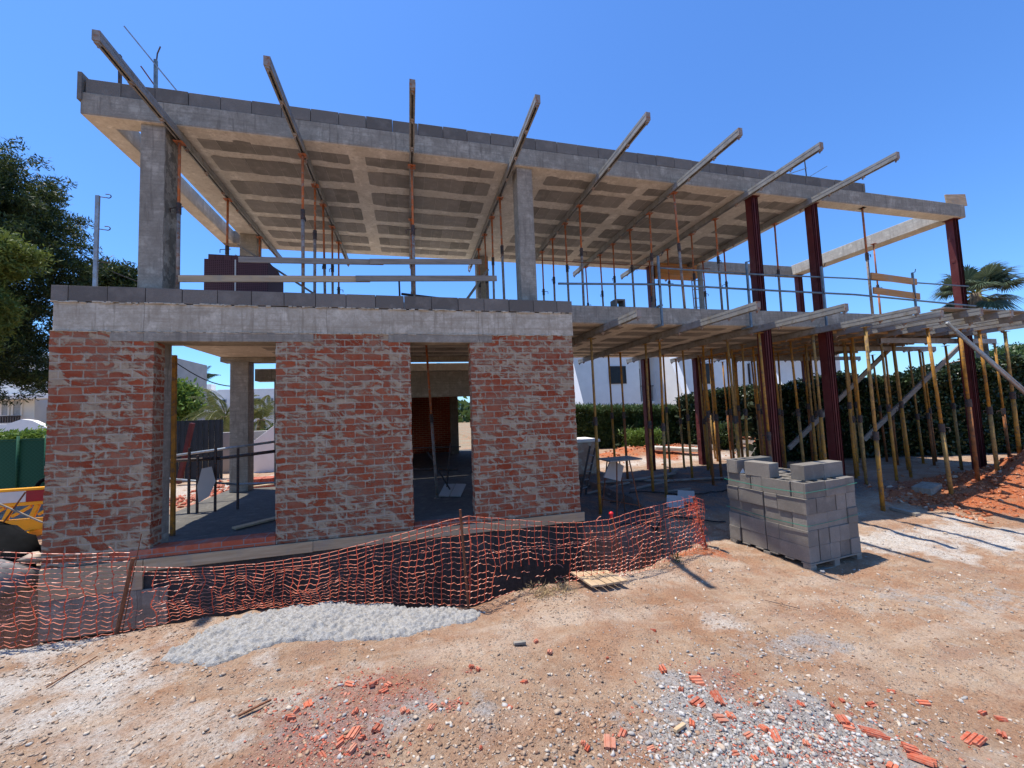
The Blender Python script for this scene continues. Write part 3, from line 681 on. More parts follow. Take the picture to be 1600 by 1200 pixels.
stick('loose_plank', (9.9, 5.25, 3.09), (12.1, 5.1, 3.14), .22, .03, 'timber_old', 'second weathered plank laid over the beam tips near the red corner column', 'plank')

# ------------------------------------------------------------ guard rails and boards upstairs
stick('guard_board', (-3.06, 6.41, 3.60), (-.55, 6.40, 3.70), .027, .095, 'timber', 'left half of the lower pine guard board in front of the upper floor', 'board', 'guard boards upstairs')
stick('guard_board', (-.75, 6.37, 3.69), (1.44, 6.37, 3.79), .027, .09, 'timber_old', 'right half of the lower pine guard board, ending at the middle concrete column', 'board', 'guard boards upstairs')
stick('guard_board', (-2.35, 6.46, 3.93), (-.35, 6.44, 3.99), .027, .085, 'timber_old', 'left half of the upper grey guard board below the roof beams', 'board', 'guard boards upstairs')
stick('guard_board', (-.55, 6.41, 3.98), (1.2, 6.41, 4.07), .027, .085, 'timber_old', 'right half of the upper grey guard board below the roof beams', 'board', 'guard boards upstairs')
stick('guard_board', (9.66, 6.30, 4.19), (11.0, 6.30, 4.11), .03, .14, 'timber_orange', 'upper of two orange boards on the rail at the right', 'board', 'orange boards on the rail')
stick('guard_board', (9.68, 6.30, 3.87), (11.05, 6.30, 3.78), .03, .14, 'timber_orange', 'lower of two orange boards on the rail at the right', 'board', 'orange boards on the rail')
def rail(pts, label, r=.02):
    m_ = MB().path(pts, r, 8); return tag(m_.build('guard_rail', 'rail_blue', None, 0, True), label, 'rail', 'tubular guard rails upstairs')
rail([(2.5, 6.32, 3.73), (4.5, 6.33, 3.80), (6.6, 6.33, 3.78), (9.2, 6.33, 3.77), (12.9, 6.33, 3.62)], 'lower long tubular guard rail along the right upper floor edge')
rail([(4.5, 6.36, 4.12), (6.5, 6.36, 4.10), (9.2, 6.36, 4.13), (12.8, 6.36, 4.1)], 'upper long tubular guard rail along the right upper floor edge', .016)
tag(MB().path([(1.95+.3, 6.9, 4.35), (6.1, 6.9, 4.38)], .007, 6).build('steel_rod', 'rust', None, 0), 'thin rusty rod strung level right of the middle concrete column', 'rod')
for k, x_ in enumerate((4.46, 6.42, 8.30, 10.9)):
    t = thing('guard_post', (x_, 6.30, 3.03), '%s blue-grey guard post from the left clamped to the right floor edge' % ORD[k], 'post', 'guard posts on the floor edge')
    MB().bar((x_, 6.30, 3.03), (x_, 6.30, 4.32), .035, .035).build('upright', 'rail_blue', t, .002)
    MB().box(x_-.02, x_+.02, 6.283, 6.52, 3.025, 3.06).box(x_-.03, x_+.03, 6.28, 6.50, ZF+.003, ZF+.03).build('clamp', 'rail_blue', t, .002)
    m_ = MB().path([(x_, 6.30, 4.31), (x_+.07, 6.29, 4.33), (x_+.10, 6.29, 4.40)], .008, 6).path([(x_, 6.28, 3.74), (x_-.05, 6.26, 3.76), (x_-.06, 6.26, 3.85)], .008, 6); m_.build('hook', 'dark_iron', t, 0)
t = thing('guard_post', (-4.13, 6.62, ZF), 'grey guard post with three wire hooks on the far left corner of the upper floor', 'post')
MB().bar((-4.13, 6.62, ZF-.05), (-4.13, 6.62, 4.80), .045, .03).build('upright', 'galv', t, .002)
for zz in (3.86, 4.32, 4.78):
    m_ = MB(); p = [(-4.10, 6.61, zz), (-4.03, 6.60, zz-.01)]+[(-4.0+.035*math.sin(a), 6.60, zz+.012-.028*math.cos(a)) for a in np.linspace(.3, 3.4, 7)]+[(-4.03, 6.6, zz+.038)]
    m_.path(p, .006, 6).build('hook', 'dark_iron', t, 0)
t = MB().bar((.0-.12, 7.0, ZF-.03), (-.13, 7.0, 3.96), .03, .03).build('short_post', 'dark_iron', None, 0); tag(t, 'short dark post behind the guard boards left of centre', 'post')
stick('iron_bar', (-.1, 7.2, 3.72), (1.25, 7.2, 3.60), .022, 0, 'dark_iron', 'dark tube tilting down behind the lower guard board near the middle', 'bar', None, True)
stick('iron_bar', (-2.3, 7.0, 3.55), (-.3, 7.1, 3.40), .018, 0, 'dark_iron', 'dark tube lying low between the brick stack and the props upstairs', 'bar', None, True)
stick('diagonal_plank', (-3.05, 8.4, 4.9), (-1.75, 8.3, 4.0), .12, .03, 'timber_old', 'grey plank slanting down to the right behind the brick stack upstairs', 'plank')
stick('diagonal_plank', (1.75, 8.6, 4.75), (1.15, 8.5, 3.9), .07, .05, 'timber_old', 'short plank slanting down left of the rear middle column upstairs', 'plank')
# roof rods and posts
t = thing('roof_post', (-4.0, 7.5, ZRT), 'steel post with crossing rods standing on the left end of the roof', 'post')
MB().bar((-3.93, 7.5, ZRT), (-3.95, 7.5, 7.62), .05, .04).build('upright', 'rail_blue', t, .002)
MB().path([(-3.94, 7.5, 7.6), (-3.92, 7.48, 7.72), (-3.88, 7.48, 7.85)], .01, 6).build('hook', 'dark_iron', t, 0)
MB().bar((-4.36, 7.45, 8.07), (-3.55, 7.45, 7.0), .035, .02).build('long_rod', 'galv', t, 0)
MB().bar((-4.18, 7.55, 7.51), (-3.85, 7.55, 7.0), .02, .02).build('short_rod', 'rust', t, 0)
t = MB().bar((-4.3, 7.3, ZRT), (-4.32, 7.3, 7.45), .045, .03).build('short_roof_post', 'dark_iron', None, 0); tag(t, 'short dark post on the roof behind the first beam tip', 'post')
t = thing('roof_post', (10.2, 8.0, ZRT), 'thin post with slanting rods on the right end of the roof', 'post')
MB().tube((10.36, 8.0, ZRT-.0), (10.30, 8.0, 7.98), .014, 6).build('upright', 'dark_iron', t, 0)
MB().bar((9.5, 8.0, 7.4), (10.35, 8.0, 7.72), .03, .015).bar((10.35, 8.0, 7.45), (11.05, 8.0, 7.85), .03, .015).build('rods', 'galv', t, 0)
stick('corner_board', (12.95, 6.66, 6.36), (13.75, 6.70, 6.47), .03, .30, 'timber', 'pale pine form board sticking out at the right corner of the roof beam', 'board')
# ladder at the back
t = thing('ladder', (8.6, 10.2, ZF), 'aluminium ladder leaning at the back of the right upper floor', 'ladder')
a0, a1, b0, b1 = Vector((8.38, 10.2, ZF)), Vector((8.55, 10.5, 6.5)), Vector((8.72, 10.1, ZF)), Vector((8.95, 10.4, 6.5))
MB().bar(a0, a1, .025, .05).bar(b0, b1, .025, .05).build('side_rail', 'galv', t, 0)
m_ = MB()
for k in range(1, 11): m_.tube(a0.lerp(a1, k/11), b0.lerp(b1, k/11), .013, 6)
m_.build('rungs', 'galv', t, 0)
stick('grey_post', (8.05, 9.5, ZF), (8.05, 9.5, 5.5), .10, .10, 'beam_steel', 'thick grey post beside the ladder at the back of the upper floor', 'post')
o = MB().box(7.3, 8.7, 10.2, 10.62, 5.45, 5.80).build('orange_panel', 'timber_orange', None, .004); tag(o, 'orange form panel boxed under the slab beside the ladder', 'panel')
# hollow block seen on the slab edge
def hollow_block(x0, y0, z0, L=.4, W=.2, H=.2, cells=2, axis='x', t_=.03):
    """box with open vertical cells (walls as separate slabs butted together), axis gives the long side"""
    mb = MB(); e = .0
    if axis == 'x':
        mb.box(x0, x0+L, y0, y0+t_, z0, z0+H); mb.box(x0, x0+L, y0+W-t_, y0+W, z0, z0+H)
        n = cells; cw = (L-(n+1)*t_)/n
        for k in range(n+1): xx = x0+k*(cw+t_); mb.box(xx, xx+t_, y0+t_, y0+W-t_, z0, z0+H)
        mb.box(x0+t_, x0+L-t_, y0+t_, y0+W-t_, z0+H*.35, z0+H*.4)
    else:
        mb.box(x0, x0+t_, y0, y0+L, z0, z0+H); mb.box(x0+W-t_, x0+W, y0, y0+L, z0, z0+H)
        n = cells; cw = (L-(n+1)*t_)/n
        for k in range(n+1): yy = y0+k*(cw+t_); mb.box(x0+t_, x0+W-t_, yy, yy+t_, z0, z0+H)
        mb.box(x0+t_, x0+W-t_, y0+t_, y0+L-t_, z0+H*.35, z0+H*.4)
    return mb
m_ = MB(); X0 = 3.72; Y0 = 6.6
m_.box(X0, X0+.035, Y0, Y0+.2, ZF, ZF+.2).box(X0+.165, X0+.2, Y0, Y0+.2, ZF, ZF+.2).box(X0+.035, X0+.165, Y0, Y0+.2, ZF, ZF+.035).box(X0+.035, X0+.165, Y0, Y0+.2, ZF+.165, ZF+.2)
tag(m_.build('hollow_block', 'block_dark', None, .003), 'single hollow block set on end on the right upper floor edge', 'block')
# stack of purple-red hollow bricks upstairs
t = thing('brick_stack', (-2.8, 7.6, ZF-.03), 'strapped stack of dark red hollow bricks on the upper floor behind the block row', 'brick stack')
m = N('stacked_hollow_brick'); uv, u_, z_ = face_uv(m)
br = m.n('ShaderNodeTexBrick', i={'Vector': uv, 'Scale': 1., 'Mortar Size': .004, 'Brick Width': .12, 'Row Height': .09, 'Color1': c3(.10, .045, .05), 'Color2': c3(.14, .06, .062), 'Mortar': c3(.03, .015, .015)}); br.offset = 0
ce = m.n('ShaderNodeTexBrick', i={'Vector': uv, 'Scale': 1., 'Mortar Size': .007, 'Brick Width': .03, 'Row Height': .03, 'Color1': c3(.02, .01, .01), 'Color2': c3(.03, .012, .012), 'Mortar': c3(.12, .055, .06)}); ce.offset = 0
sepx = m.n('ShaderNodeSeparateXYZ', i={0: m.n('ShaderNodeNewGeometry').outputs['Position']})
m.color(m.mix(m.mapr(z_, 4.33, 4.332, .85, .1), br.outputs['Color'], ce.outputs['Color'])); m.rough(.8); M['stack_brick'] = m.m
MB().box(-3.27, -2.32, 7.6, 8.5, ZF+.08, 4.33).box(-3.22, -2.38, 7.62, 8.45, 4.333, 4.42).build('bricks', 'stack_brick', t, .004)
MB().box(-2.82, -2.80, 7.594, 7.599, ZF+.08, 4.335).box(-2.82, -2.80, 7.594, 8.4, 4.421, 4.424).build('strap', 'plastic_white', t, 0)
MB().box(-3.27, -2.32, 7.6, 8.5, ZF-.03, ZF+.077).build('pallet_base', 'timber_old', t, .003)

# ------------------------------------------------------------ inside the openings
def scaffold_rail(label, pts, group='dark tubes inside the openings', mat='dark_iron', r=.02):
    return tag(MB().path(pts, r, 8).build('scaffold_tube', mat, None, 0, True), label, 'tube', group)
yi = 8.6
scaffold_rail('upper level dark tube crossing the wide left opening', [tuple(onY(232, 722, yi)), tuple(onY(345, 716, yi)), tuple(onY(445, 703, yi))], r=.03)
scaffold_rail('lower level dark tube crossing the wide left opening', [tuple(onY(262, 748, yi)), tuple(onY(370, 757, yi)), tuple(onY(470, 752, yi))], mat='galv')
scaffold_rail('pale tube sloping up to the right behind the wide left opening', [tuple(onY(272, 712, 9.6)), tuple(onY(430, 690, 9.6))], mat='galv', r=.025)
for k, (u_, v0, v1) in enumerate(((296, 700, 818), (309, 712, 822), (337, 699, 780), (372, 700, 768))):
    a, b = onY(u_, v0, yi-.1), onY(u_, v1, yi-.1); b.z = max(b.z, .0)
    stick('scaffold_post', a, (a.x, a.y, .002), .035, .035, 'dark_iron', '%s dark upright from the left standing inside the wide left opening' % ORD[k], 'post', 'dark uprights in the left opening')
stick('ochre_post', (tuple(onY(273, 555, 6.95))), (onY(270, 820, 6.95).x, 6.95, .002), .05, .05, 'yellow_paint', 'tall ochre post just inside the left jamb of the wide opening', 'post')
o = MB().add([tuple(onY(*q, yi-.2)) for q in ((316, 733), (330, 730), (336, 752), (326, 775), (311, 784), (309, 760))]+[tuple(onY(*q, yi-.16)) for q in ((316, 733), (330, 730), (336, 752), (326, 775), (311, 784), (309, 760))],
        [(0,1,2,3,4,5), (11,10,9,8,7,6)]+[(k, (k+1) % 6, 6+(k+1) % 6, 6+k) for k in range(6)]).build('hanging_sack', 'grey_render', None, .01)
tag(o, 'grey sack hanging on the tubes inside the wide left opening', 'sack')
stick('floor_plank', (-2.55, 6.9, .03), (-1.95, 7.5, .03), .12, .03, 'timber', 'single plank lying on the dark floor inside the wide left opening', 'plank')
# narrow opening: prop, brace, boards
prop(.33, 7.9, .0, 3.07, ('rust_grey', 'orange_paint'), 'dark rusty prop inside the narrow opening', 'props inside the narrow opening', (.14, 0), .5)
scaffold_rail('upper tube crossing the dark narrow opening', [tuple(onY(640, 700, 8.4)), tuple(onY(720, 698, 8.4))], r=.012)
scaffold_rail('lower tube crossing the dark narrow opening', [tuple(onY(640, 733, 8.2)), tuple(onY(715, 734, 8.2))], r=.022)
stick('leaning_bar', onY(668, 706, 8.0), onY(705, 768, 8.0), .03, .03, 'dark_iron', 'dark bar slanting down right inside the narrow opening', 'bar')
stick('leaning_bar', onY(704, 692, 8.1), onY(698, 765, 8.1), .03, .03, 'dark_iron', 'upright dark bar inside the narrow opening', 'bar')
for k, (u_, v_) in enumerate(((698, 772), (716, 772))):
    p = onZ(u_, v_, .08); stick('leaning_board', p+Vector((-.05, .1, -.06)), p+Vector((.1, .35, .12)), .22, .02, 'grey_render', '%s of two small boards on the floor of the narrow opening' % ['left', 'right'][k], 'board', 'small boards in the narrow opening')

# ------------------------------------------------------------ pallet of blocks in front
PC = Vector((4.86, 4.154, -.478)); PR = Vector((.9951, .0986, 0)); PB = Vector((-.0986, .9951, 0)); UZ = Vector((0, 0, 1))
def block_obj(r0, b0, z0, along, label, group, hollow=False, rot=0., solid=True, cmat='block'):
    """one 40x20x20 block; along='b' runs back, 'r' runs right (pallet axes)"""
    mb = hollow_block(0, 0, 0, axis='x') if hollow else MB().box(0, .4, 0, .2, 0, .2)
    ang = math.atan2(PR.y, PR.x)+rot
    if along == 'b': ang += math.pi/2
    g_ = .006
    ca, sa = math.cos(ang), math.sin(ang)
    org = PC+PR*r0+PB*b0+UZ*z0
    if along == 'b': org = org+PR*.2
    V = []
    for (x_, y_, z_) in mb.v:
        x_ = g_+x_*(1-2*g_/.4); y_ = g_+y_*(1-2*g_/.2); z_ = z_*.992
        V.append((x_*ca-y_*sa, x_*sa+y_*ca, z_))
    mb.v = V
    o = mb.build('concrete_block', cmat, None, .004); o.location = org
    return tag(o, label, 'concrete block', group)
random.seed(5)
LAY = ['bottom', 'second', 'third', 'fourth', 'fifth']
G_ = 'grey blocks stacked on the pallet'
NTH = ['leftmost', 'second from left', 'third from left', 'fourth from left', 'fifth from left']
for L_, typ in enumerate('PPQPQ'):
    rows = [(.4, 'b'), (.2, 'r')]*2 if typ == 'P' else [(.2, 'r'), (.4, 'b')]*2
    b0 = 0
    for ri, (dep, al) in enumerate(rows):
        if al == 'b': items = [(k*.2, 'b') for k in range(5)]
        else: items = [(0, 'r'), (.4, 'r')] + [(.8, 'h')]
        for k, (r0, a) in enumerate(items):
            if ri in (1, 2) and k not in (0, len(items)-1) and L_ < 4: b_hidden = True; continue
            lab = 'grey block in the %s layer of the stack, row %s back, %s' % (LAY[L_], ['one', 'two', 'three', 'four'][ri], NTH[k])
            jr = random.uniform(-.008, .008); jb = random.uniform(-.010, .010)
            if L_ == 2 and k == 0: jr -= .0
            if a == 'h':
                o = MB().box(.004, .196, .004, .196, 0, .198).build('concrete_block', 'block', None, .004)
                o.rotation_euler = (0, 0, math.atan2(PR.y, PR.x)); o.location = PC+PR*(r0+jr)+PB*(b0+jb)+UZ*(L_*.2)
                tag(o, lab.replace('grey block', 'half-length grey block'), 'concrete block', G_)
            else:
                inset = .03 if (L_ in (2, 4) and k == 0) else 0
                block_obj(r0+jr+inset*.6, b0+jb, L_*.2, a, lab, G_, hollow=(L_ == 4), rot=random.uniform(-.009, .009))
        b0 += dep
block_obj(.02, .48, 1.0, 'b', 'paler block on top of the pallet stack, nearest the camera on the left edge', G_, False, .02)
block_obj(.59, .12, 1.0, 'r', 'pale block on top of the pallet stack at its right end', G_, False, .01)
block_obj(.20, .12, 1.0, 'r', 'pale block on top of the stack, just left of the right end one', G_, False, .01)
block_obj(.36, .98, 1.0, 'r', 'dark-sided block standing on top at the back of the pallet stack', G_, False, 0, cmat='block_dark')
block_obj(.0, .98, 1.0, 'r', 'block lying on top at the rear left corner of the pallet stack', G_, True)
t = thing('pallet', PC-UZ*.12, 'low wooden pallet carrying the stack of grey blocks', 'pallet')
def pbox(mb, r0, r1, b0, b1, z0, z1):
    c = PC+PR*((r0+r1)/2)+PB*((b0+b1)/2)+UZ*((z0+z1)/2); return mb.obox(c, PR*((r1-r0)/2), PB*((b1-b0)/2), UZ*((z1-z0)/2))
mb = MB()
for k in range(6): pbox(mb, .0, 1.0, k*.216, k*.216+.12, -.021, -.003)
mb.build('deck_board', 'timber_old', t, .002)
mb = MB()
for r0 in (.0, .45, .9):
    for b0 in (.0, .55, 1.1): pbox(mb, r0, r0+.1, b0, b0+.1, -.10, -.022)
mb.build('spacer_block', 'timber_old', t, .003)
mb = MB()
for b0 in (0., .55, 1.1): pbox(mb, 0, 1.0, b0, b0+.1, -.122, -.102)
mb.build('runner', 'timber_old', t, .002)
M['green_strap'] = simple('green_strap', c3(.03, .20, .14), .5, .1, 4, bump=0)
mb = MB()
for zz in (.885, .47):
    w0 = .012
    P_ = [PC+PR*a+PB*b+UZ*(zz+dz) for a, b, dz in ((-.02, .0, 0), (-.02, .5, -.015), (-.02, 1.21, .01))]; mb.path(P_, .005, 5)
    P_ = [PC+PR*a+PB*b+UZ*(zz+dz) for a, b, dz in ((-.02, -.012, 0), (.5, -.014, .01), (1.01, -.012, .035))]; mb.path(P_, .004, 5)
tag(mb.build('plastic_strap', 'green_strap', None, 0), 'thin green straps wrapped around the stack of grey blocks', 'strap')
o = MB().add([tuple(PC+PR*a+PB*b+UZ*c) for a, b, c in ((.02, 1.0, 1.0), (.12, .95, 1.0), (.2, 1.05, 1.0), (.1, 1.15, 1.0), (.06, 1.02, 1.07), (.12, 1.0, 1.11), (.16, 1.06, 1.06), (.1, 1.1, 1.05))],
     [(0,3,2,1), (4,5,6,7), (0,1,5,4), (1,2,6,5), (2,3,7,6), (3,0,4,7)]).build('plastic_bag', 'white_paint', None, .01)
tag(o, 'small crumpled white plastic scrap on top of the block stack', 'plastic scrap')

# ------------------------------------------------------------ orange safety net
def make_net():
    m = N('orange_net'); cc = m.ramp(m.noise(8, 4), [(.3, c3(.50, .048, .02)), (.7, c3(.72, .125, .055))]); m.color(cc); m.rough(.45)
    tr = m.n('ShaderNodeBsdfTranslucent', i={0: c3(.9, .25, .15)}); mx = m.n('ShaderNodeMixShader', i={0: .3}); m.link(m.b.outputs[0], mx.inputs[1]); m.link(tr.outputs[0], mx.inputs[2]); m.link(mx.outputs[0], m.out.inputs[0]); return m.m
M['net'] = make_net()
M['net_sunlit'] = simple('sunlit_net_strand', c3(.58, .19, .11), .4, .3, 9, bump=0, spec=.5)  # paler copy of the net colour, with sunlight on the level strands painted in
def ribbon(mb, pts, wv):
    """flat strand through pts, wv = half-width vector(s)"""
    V = []; F_ = []
    for i, p in enumerate(pts):
        wq = wv[i] if isinstance(wv, list) else wv
        V += [p-wq, p+wq]
    for i in range(len(pts)-1): F_.append((2*i, 2*i+1, 2*i+3, 2*i+2))
    mb.add(V, F_)
def net(tab, cell, rows, label, holes=(), seed=1, gather=None):
    rs = random.Random(seed)
    P = []
    for (u_, vt, vb, dy) in tab:
        b = onG(u_, vb); tpt = onY(u_, vt, b.y+dy); P.append((tpt, b, u_))
    cols = []
    for (t0, b0, u0), (t1, b1, u1) in zip(P, P[1:]):
        n = max(1, int(round((t1-t0).length/cell)))
        for k in range(n): f = k/n; cols.append((t0.lerp(t1, f), b0.lerp(b1, f), u0+(u1-u0)*f))
    cols.append(P[-1])
    root = thing('safety_net', P[0][1], label, 'net')
    nodes = []
    nc = len(cols)
    for i, (t_, b_, u_) in enumerate(cols):
        L = []
        ph = float(fbm(i*.35, seed*3.3, 2)); sx = .10*float(fbm(i*.22, 7.7+seed, 3))
        for j in range(rows+1):
            f = j/rows
            if gather:
                gc = gather(u_)
                if gc is not None:
                    d = f-gc; f = gc+d*(min(1, abs(d)/.22)**.55 if abs(d) < .22 else 1)
            p = t_.lerp(b_, f)
            amp = math.sin(math.pi*min(1, f*1.0))
            wv = float(fbm(i*.35+j*.12, j*.22+seed*5, 3))
            wz = float(fbm(i*.5, j*.25+seed*11, 3))
            p = p+Vector((wv*.10*amp+rs.uniform(-.004, .004), (wz*.20-.04)*amp, wz*.05*amp+rs.uniform(-.004, .004)))
            L.append(p)
        nodes.append((L, u_))
    def inhole(i, f):
        for (u0, u1, f0, f1) in holes:
            if u0 < nodes[i][1] < u1 and f0 < f < f1: return True
        return False
    vb_ = MB(); hb_ = MB()
    for i in range(nc):
        for j in range(rows):
            if inhole(i, (j+.5)/rows): continue
            a, b = nodes[i][0][j], nodes[i][0][j+1]
            tw = rs.uniform(-.5, .5); wv = Vector((math.cos(tw), math.sin(tw), 0))*.0032
            ribbon(vb_, [a, (a+b)/2+Vector((rs.uniform(-.003, .003), 0, 0)), b], [wv*1.4, wv*.8, wv*1.4])
    for j in range(rows+1):
        for i in range(nc-1):
            if inhole(i, j/rows) or inhole(i+1, j/rows):
                if rs.random() < .8: continue
            a, b = nodes[i][0][j], nodes[i+1][0][j]
            d = b-a; zgz = rs.uniform(.10, .22)*cell*(.25+min(1, j/rows*1.6))
            p1 = a+d*.3+Vector((0, -.01, zgz*.75)); p2 = a+d*.62+Vector((0, .005, -zgz*.35))
            wv = Vector((0, .0026, .0012))
            ribbon(hb_, [a, p1, p2, b], wv)
            # knot where the strands cross
            q = Vector((.007, 0, 0)); vb_.add([a-q-Vector((0, .003, .004)), a+q-Vector((0, .003, .004)), a+q+Vector((0, -.003, .004)), a-q+Vector((0, -.003, .004))], [(0, 1, 2, 3)])
    for k in range(26):   # frayed ends
        i = rs.randrange(nc); j = rs.randrange(rows); a = nodes[i][0][j]
        d = Vector((rs.uniform(-.06, .06), rs.uniform(-.05, 0), rs.uniform(-.04, .06))); ribbon(hb_, [a, a+d*.6+Vector((0, 0, .01)), a+d], Vector((0, .003, .002)))
    vb_.build('upright_strands', 'net', root, 0); hb_.build('level_strands', 'net_sunlit', root, 0)
    return nodes
net([(-90, 858, 1018, -.02), (0, 862, 1012, -.02), (100, 866, 1004, .0), (203, 863, 985, .05)], .108, 19, 'left end of the orange plastic mesh, hanging in front of the left brick pier', seed=2)
net([(208, 886, 985, .0), (300, 888, 962, .0), (400, 881, 950, .0), (500, 867, 945, .02), (600, 842, 941, .04), (690, 815, 944, .05), (733, 806, 946, .0)], .088, 15,
    'long sagging middle stretch of orange plastic mesh above the pale concrete spill', holes=((206, 240, .12, .85),), seed=5)
net([(733, 806, 946, .0), (800, 812, 925, .02), (900, 817, 913, .02), (950, 812, 905, .02), (1000, 796, 893, .02), (1083, 775, 872, .0), (1100, 779, 861, .02)], .085, 14,
    'right stretch of orange plastic mesh, bunched up at the post near the block pallet', holes=((775, 885, .62, .98),), seed=9, gather=lambda u: .45-.28*(u-733)/350 if u > 740 else None)
# bunched end
root = thing('net_bundle', onG(1100, 858), 'gathered knot of frayed orange mesh tied to the last post', 'net bundle')
mb = MB(); rs = random.Random(4); bot_ = onG(1104, 868); top_ = onY(1078, 776, bot_.y+.08)
for k in range(170):
    f = rs.random(); a = top_.lerp(bot_, f)+Vector((rs.gauss(0, .045), rs.gauss(0, .04), rs.gauss(0, .02)))
    d = Vector((rs.uniform(-.05, .05), rs.uniform(-.05, .03), rs.uniform(-.09, .05))); e = a+d; mdl = (a+e)/2+Vector((rs.uniform(-.02, .02),)*3)
    ribbon(mb, [a, mdl, e], Vector((rs.uniform(-.004, .004), .002, .003)))
mb.build('strands', 'net', root, 0)
def rebar_post(name_lab, foot, top, r=.009, cap=False):
    t = thing('rebar_post', foot, name_lab, 'post', 'rusty posts of the orange mesh')
    MB().tube(Vector(foot)-Vector((0, 0, .15)), top, r, 7).build('bar', 'rust', t, 0)
    if cap:
        m_ = MB(); c = Vector(top)
        for k in range(6):
            a0 = k/6*math.pi/2; a1 = (k+1)/6*math.pi/2
            m_.tube(c+Vector((0, 0, .028*math.sin(a0))), c+Vector((0, 0, .028*math.sin(a1))), .028*math.cos(a0), 12, max(.001, .028*math.cos(a1)), False)
        m_.tube(c-Vector((0, 0, .045)), c, .018, 12); m_.build('safety_cap', 'red_cap', t, 0, True)
f = onG(176, 992); rebar_post('thick rusty leaning post wrapped in mesh in front of the left brick pier', f, onY(208, 872, f.y+.05), .016)
rebar_post('thin rod standing beside the leaning post at the left brick pier', f+Vector((.03, .02, 0)), onY(221, 834, f.y+.1), .004)
f = onG(733, 948); rebar_post('straight rusty post in the middle of the orange mesh', f, onY(719, 796, f.y), .012)
f = onG(978, 895); rebar_post('rusty post topped with a small red cap', f, onY(955, 803, f.y), .01, True)
f = onG(1108, 858); rebar_post('last rusty post with the bunched mesh near the block pallet', f, onY(1083, 776, f.y), .014)

# ------------------------------------------------------------ stones, debris
def ico():
    t = (1+5**.5)/2
    v = np.array([(-1,t,0),(1,t,0),(-1,-t,0),(1,-t,0),(0,-1,t),(0,1,t),(0,-1,-t),(0,1,-t),(t,0,-1),(t,0,1),(-t,0,-1),(-t,0,1)], float); v /= np.linalg.norm(v[0])
    f = np.array([(0,11,5),(0,5,1),(0,1,7),(0,7,10),(0,10,11),(1,5,9),(5,11,4),(11,10,2),(10,7,6),(7,1,8),(3,9,4),(3,4,2),(3,2,6),(3,6,8),(3,8,9),(4,9,5),(2,4,11),(6,2,10),(8,6,7),(9,8,1)])
    return v, f
IV, IF = ico()
def scatter(name, mat, pts, size, flat=.65, seed=0, sink=.25, zfun=None):
    r = np.random.default_rng(seed); n = len(pts)
    V = IV[None]*(1+r.uniform(-.6, .4, (n, 12, 1)))+r.uniform(-.28, .28, (n, 12, 3))
    V = V*r.uniform(.65, 1.35, (n, 1, 3)); V[:, :, 2] *= flat
    a = r.uniform(0, 6.28, n); ca, sa = np.cos(a)[:, None], np.sin(a)[:, None]
    tz = r.normal(0, .35, n)[:, None]
    x_, y_, z_ = V[:, :, 0], V[:, :, 1], V[:, :, 2]
    x_, z_ = x_*np.cos(tz)-z_*np.sin(tz), x_*np.sin(tz)+z_*np.cos(tz)
    V = np.stack([x_*ca-y_*sa, x_*sa+y_*ca, z_], 2)*size[:, None, None]
    zz = (zfun or zg)(pts[:, 0], pts[:, 1])
    V[:, :, 0] += pts[:, 0, None]; V[:, :, 1] += pts[:, 1, None]; V[:, :, 2] += (zz+size*flat*(.5-sink))[:, None]
    F_ = (IF[None]+(np.arange(n)*12)[:, None, None]).reshape(-1, 3)
    o = bpy.data.objects.new(name, fast_mesh(name, V.reshape(-1, 3), F_, [mat])); col.objects.link(o); return o
def stone_mat(name, stops):
    m = N(name); isl = m.n('ShaderNodeNewGeometry').outputs['Random Per Island']; cc = m.ramp(isl, stops)
    cc = m.mix(m.mapr(m.noise(45, 4), .4, .7, 0, .4), cc, c3(.30, .22, .15)); m.color(cc); m.rough(.95); m.bump(m.noise(90, 4), .4, .005); return m.m
M['stones'] = stone_mat('stones', [(0, c3(.22, .14, .09)), (.3, c3(.36, .25, .17)), (.6, c3(.48, .37, .27)), (.85, c3(.60, .52, .42)), (1, c3(.36, .31, .26))])
M['grey_stones'] = stone_mat('grey_rubble', [(0, c3(.20, .185, .17)), (.4, c3(.35, .33, .30)), (1, c3(.56, .53, .49))])
M['soil_lumps'] = stone_mat('soil_lumps', [(0, c3(.28, .06, .018)), (.6, c3(.48, .13, .042)), (.88, c3(.54, .22, .10)), (1, c3(.58, .45, .33))])
M['red_chips'] = stone_mat('brick_chips', [(0, c3(.36, .07, .04)), (.5, c3(.46, .11, .06)), (1, c3(.5, .22, .15))])
def hitG(u_, v_):
    FWn, RRn, UUn = np.array(FW), np.array(RR), np.array(UU)
    d = FWn+RRn*((u_-800)/F_PX)[:, None]-UUn*((v_-600)/F_PX)[:, None]; z_ = np.full(len(u_), -.3)
    for _ in range(8): t_ = (z_-1.6)/d[:, 2]; z_ = zbase(d[:, 0]*t_)
    return np.stack([d[:, 0]*t_, d[:, 1]*t_], 1)
def pxpts(n, u0, u1, v0, v1, seed, zz=-.45, p=1.):
    r = np.random.default_rng(seed); return hitG(r.uniform(u0, u1, n), v0+(v1-v0)*r.random(n)**p)
def psize(n, lo, hi, seed, k=2.6):
    r = np.random.default_rng(seed); return lo+(hi-lo)*r.random(n)**k
a = np.concatenate([pxpts(24000, -120, 1720, 890, 1260, 1), pxpts(9000, 700, 1700, 800, 960, 2), pxpts(3500, -50, 350, 985, 1060, 3), pxpts(1500, 350, 1150, 840, 965, 5)])
inTr = np.array([(y_ > np.interp(x_, EX, EY)-.02 and x_ < XE+.3) for x_, y_ in a]); a = a[~inTr]
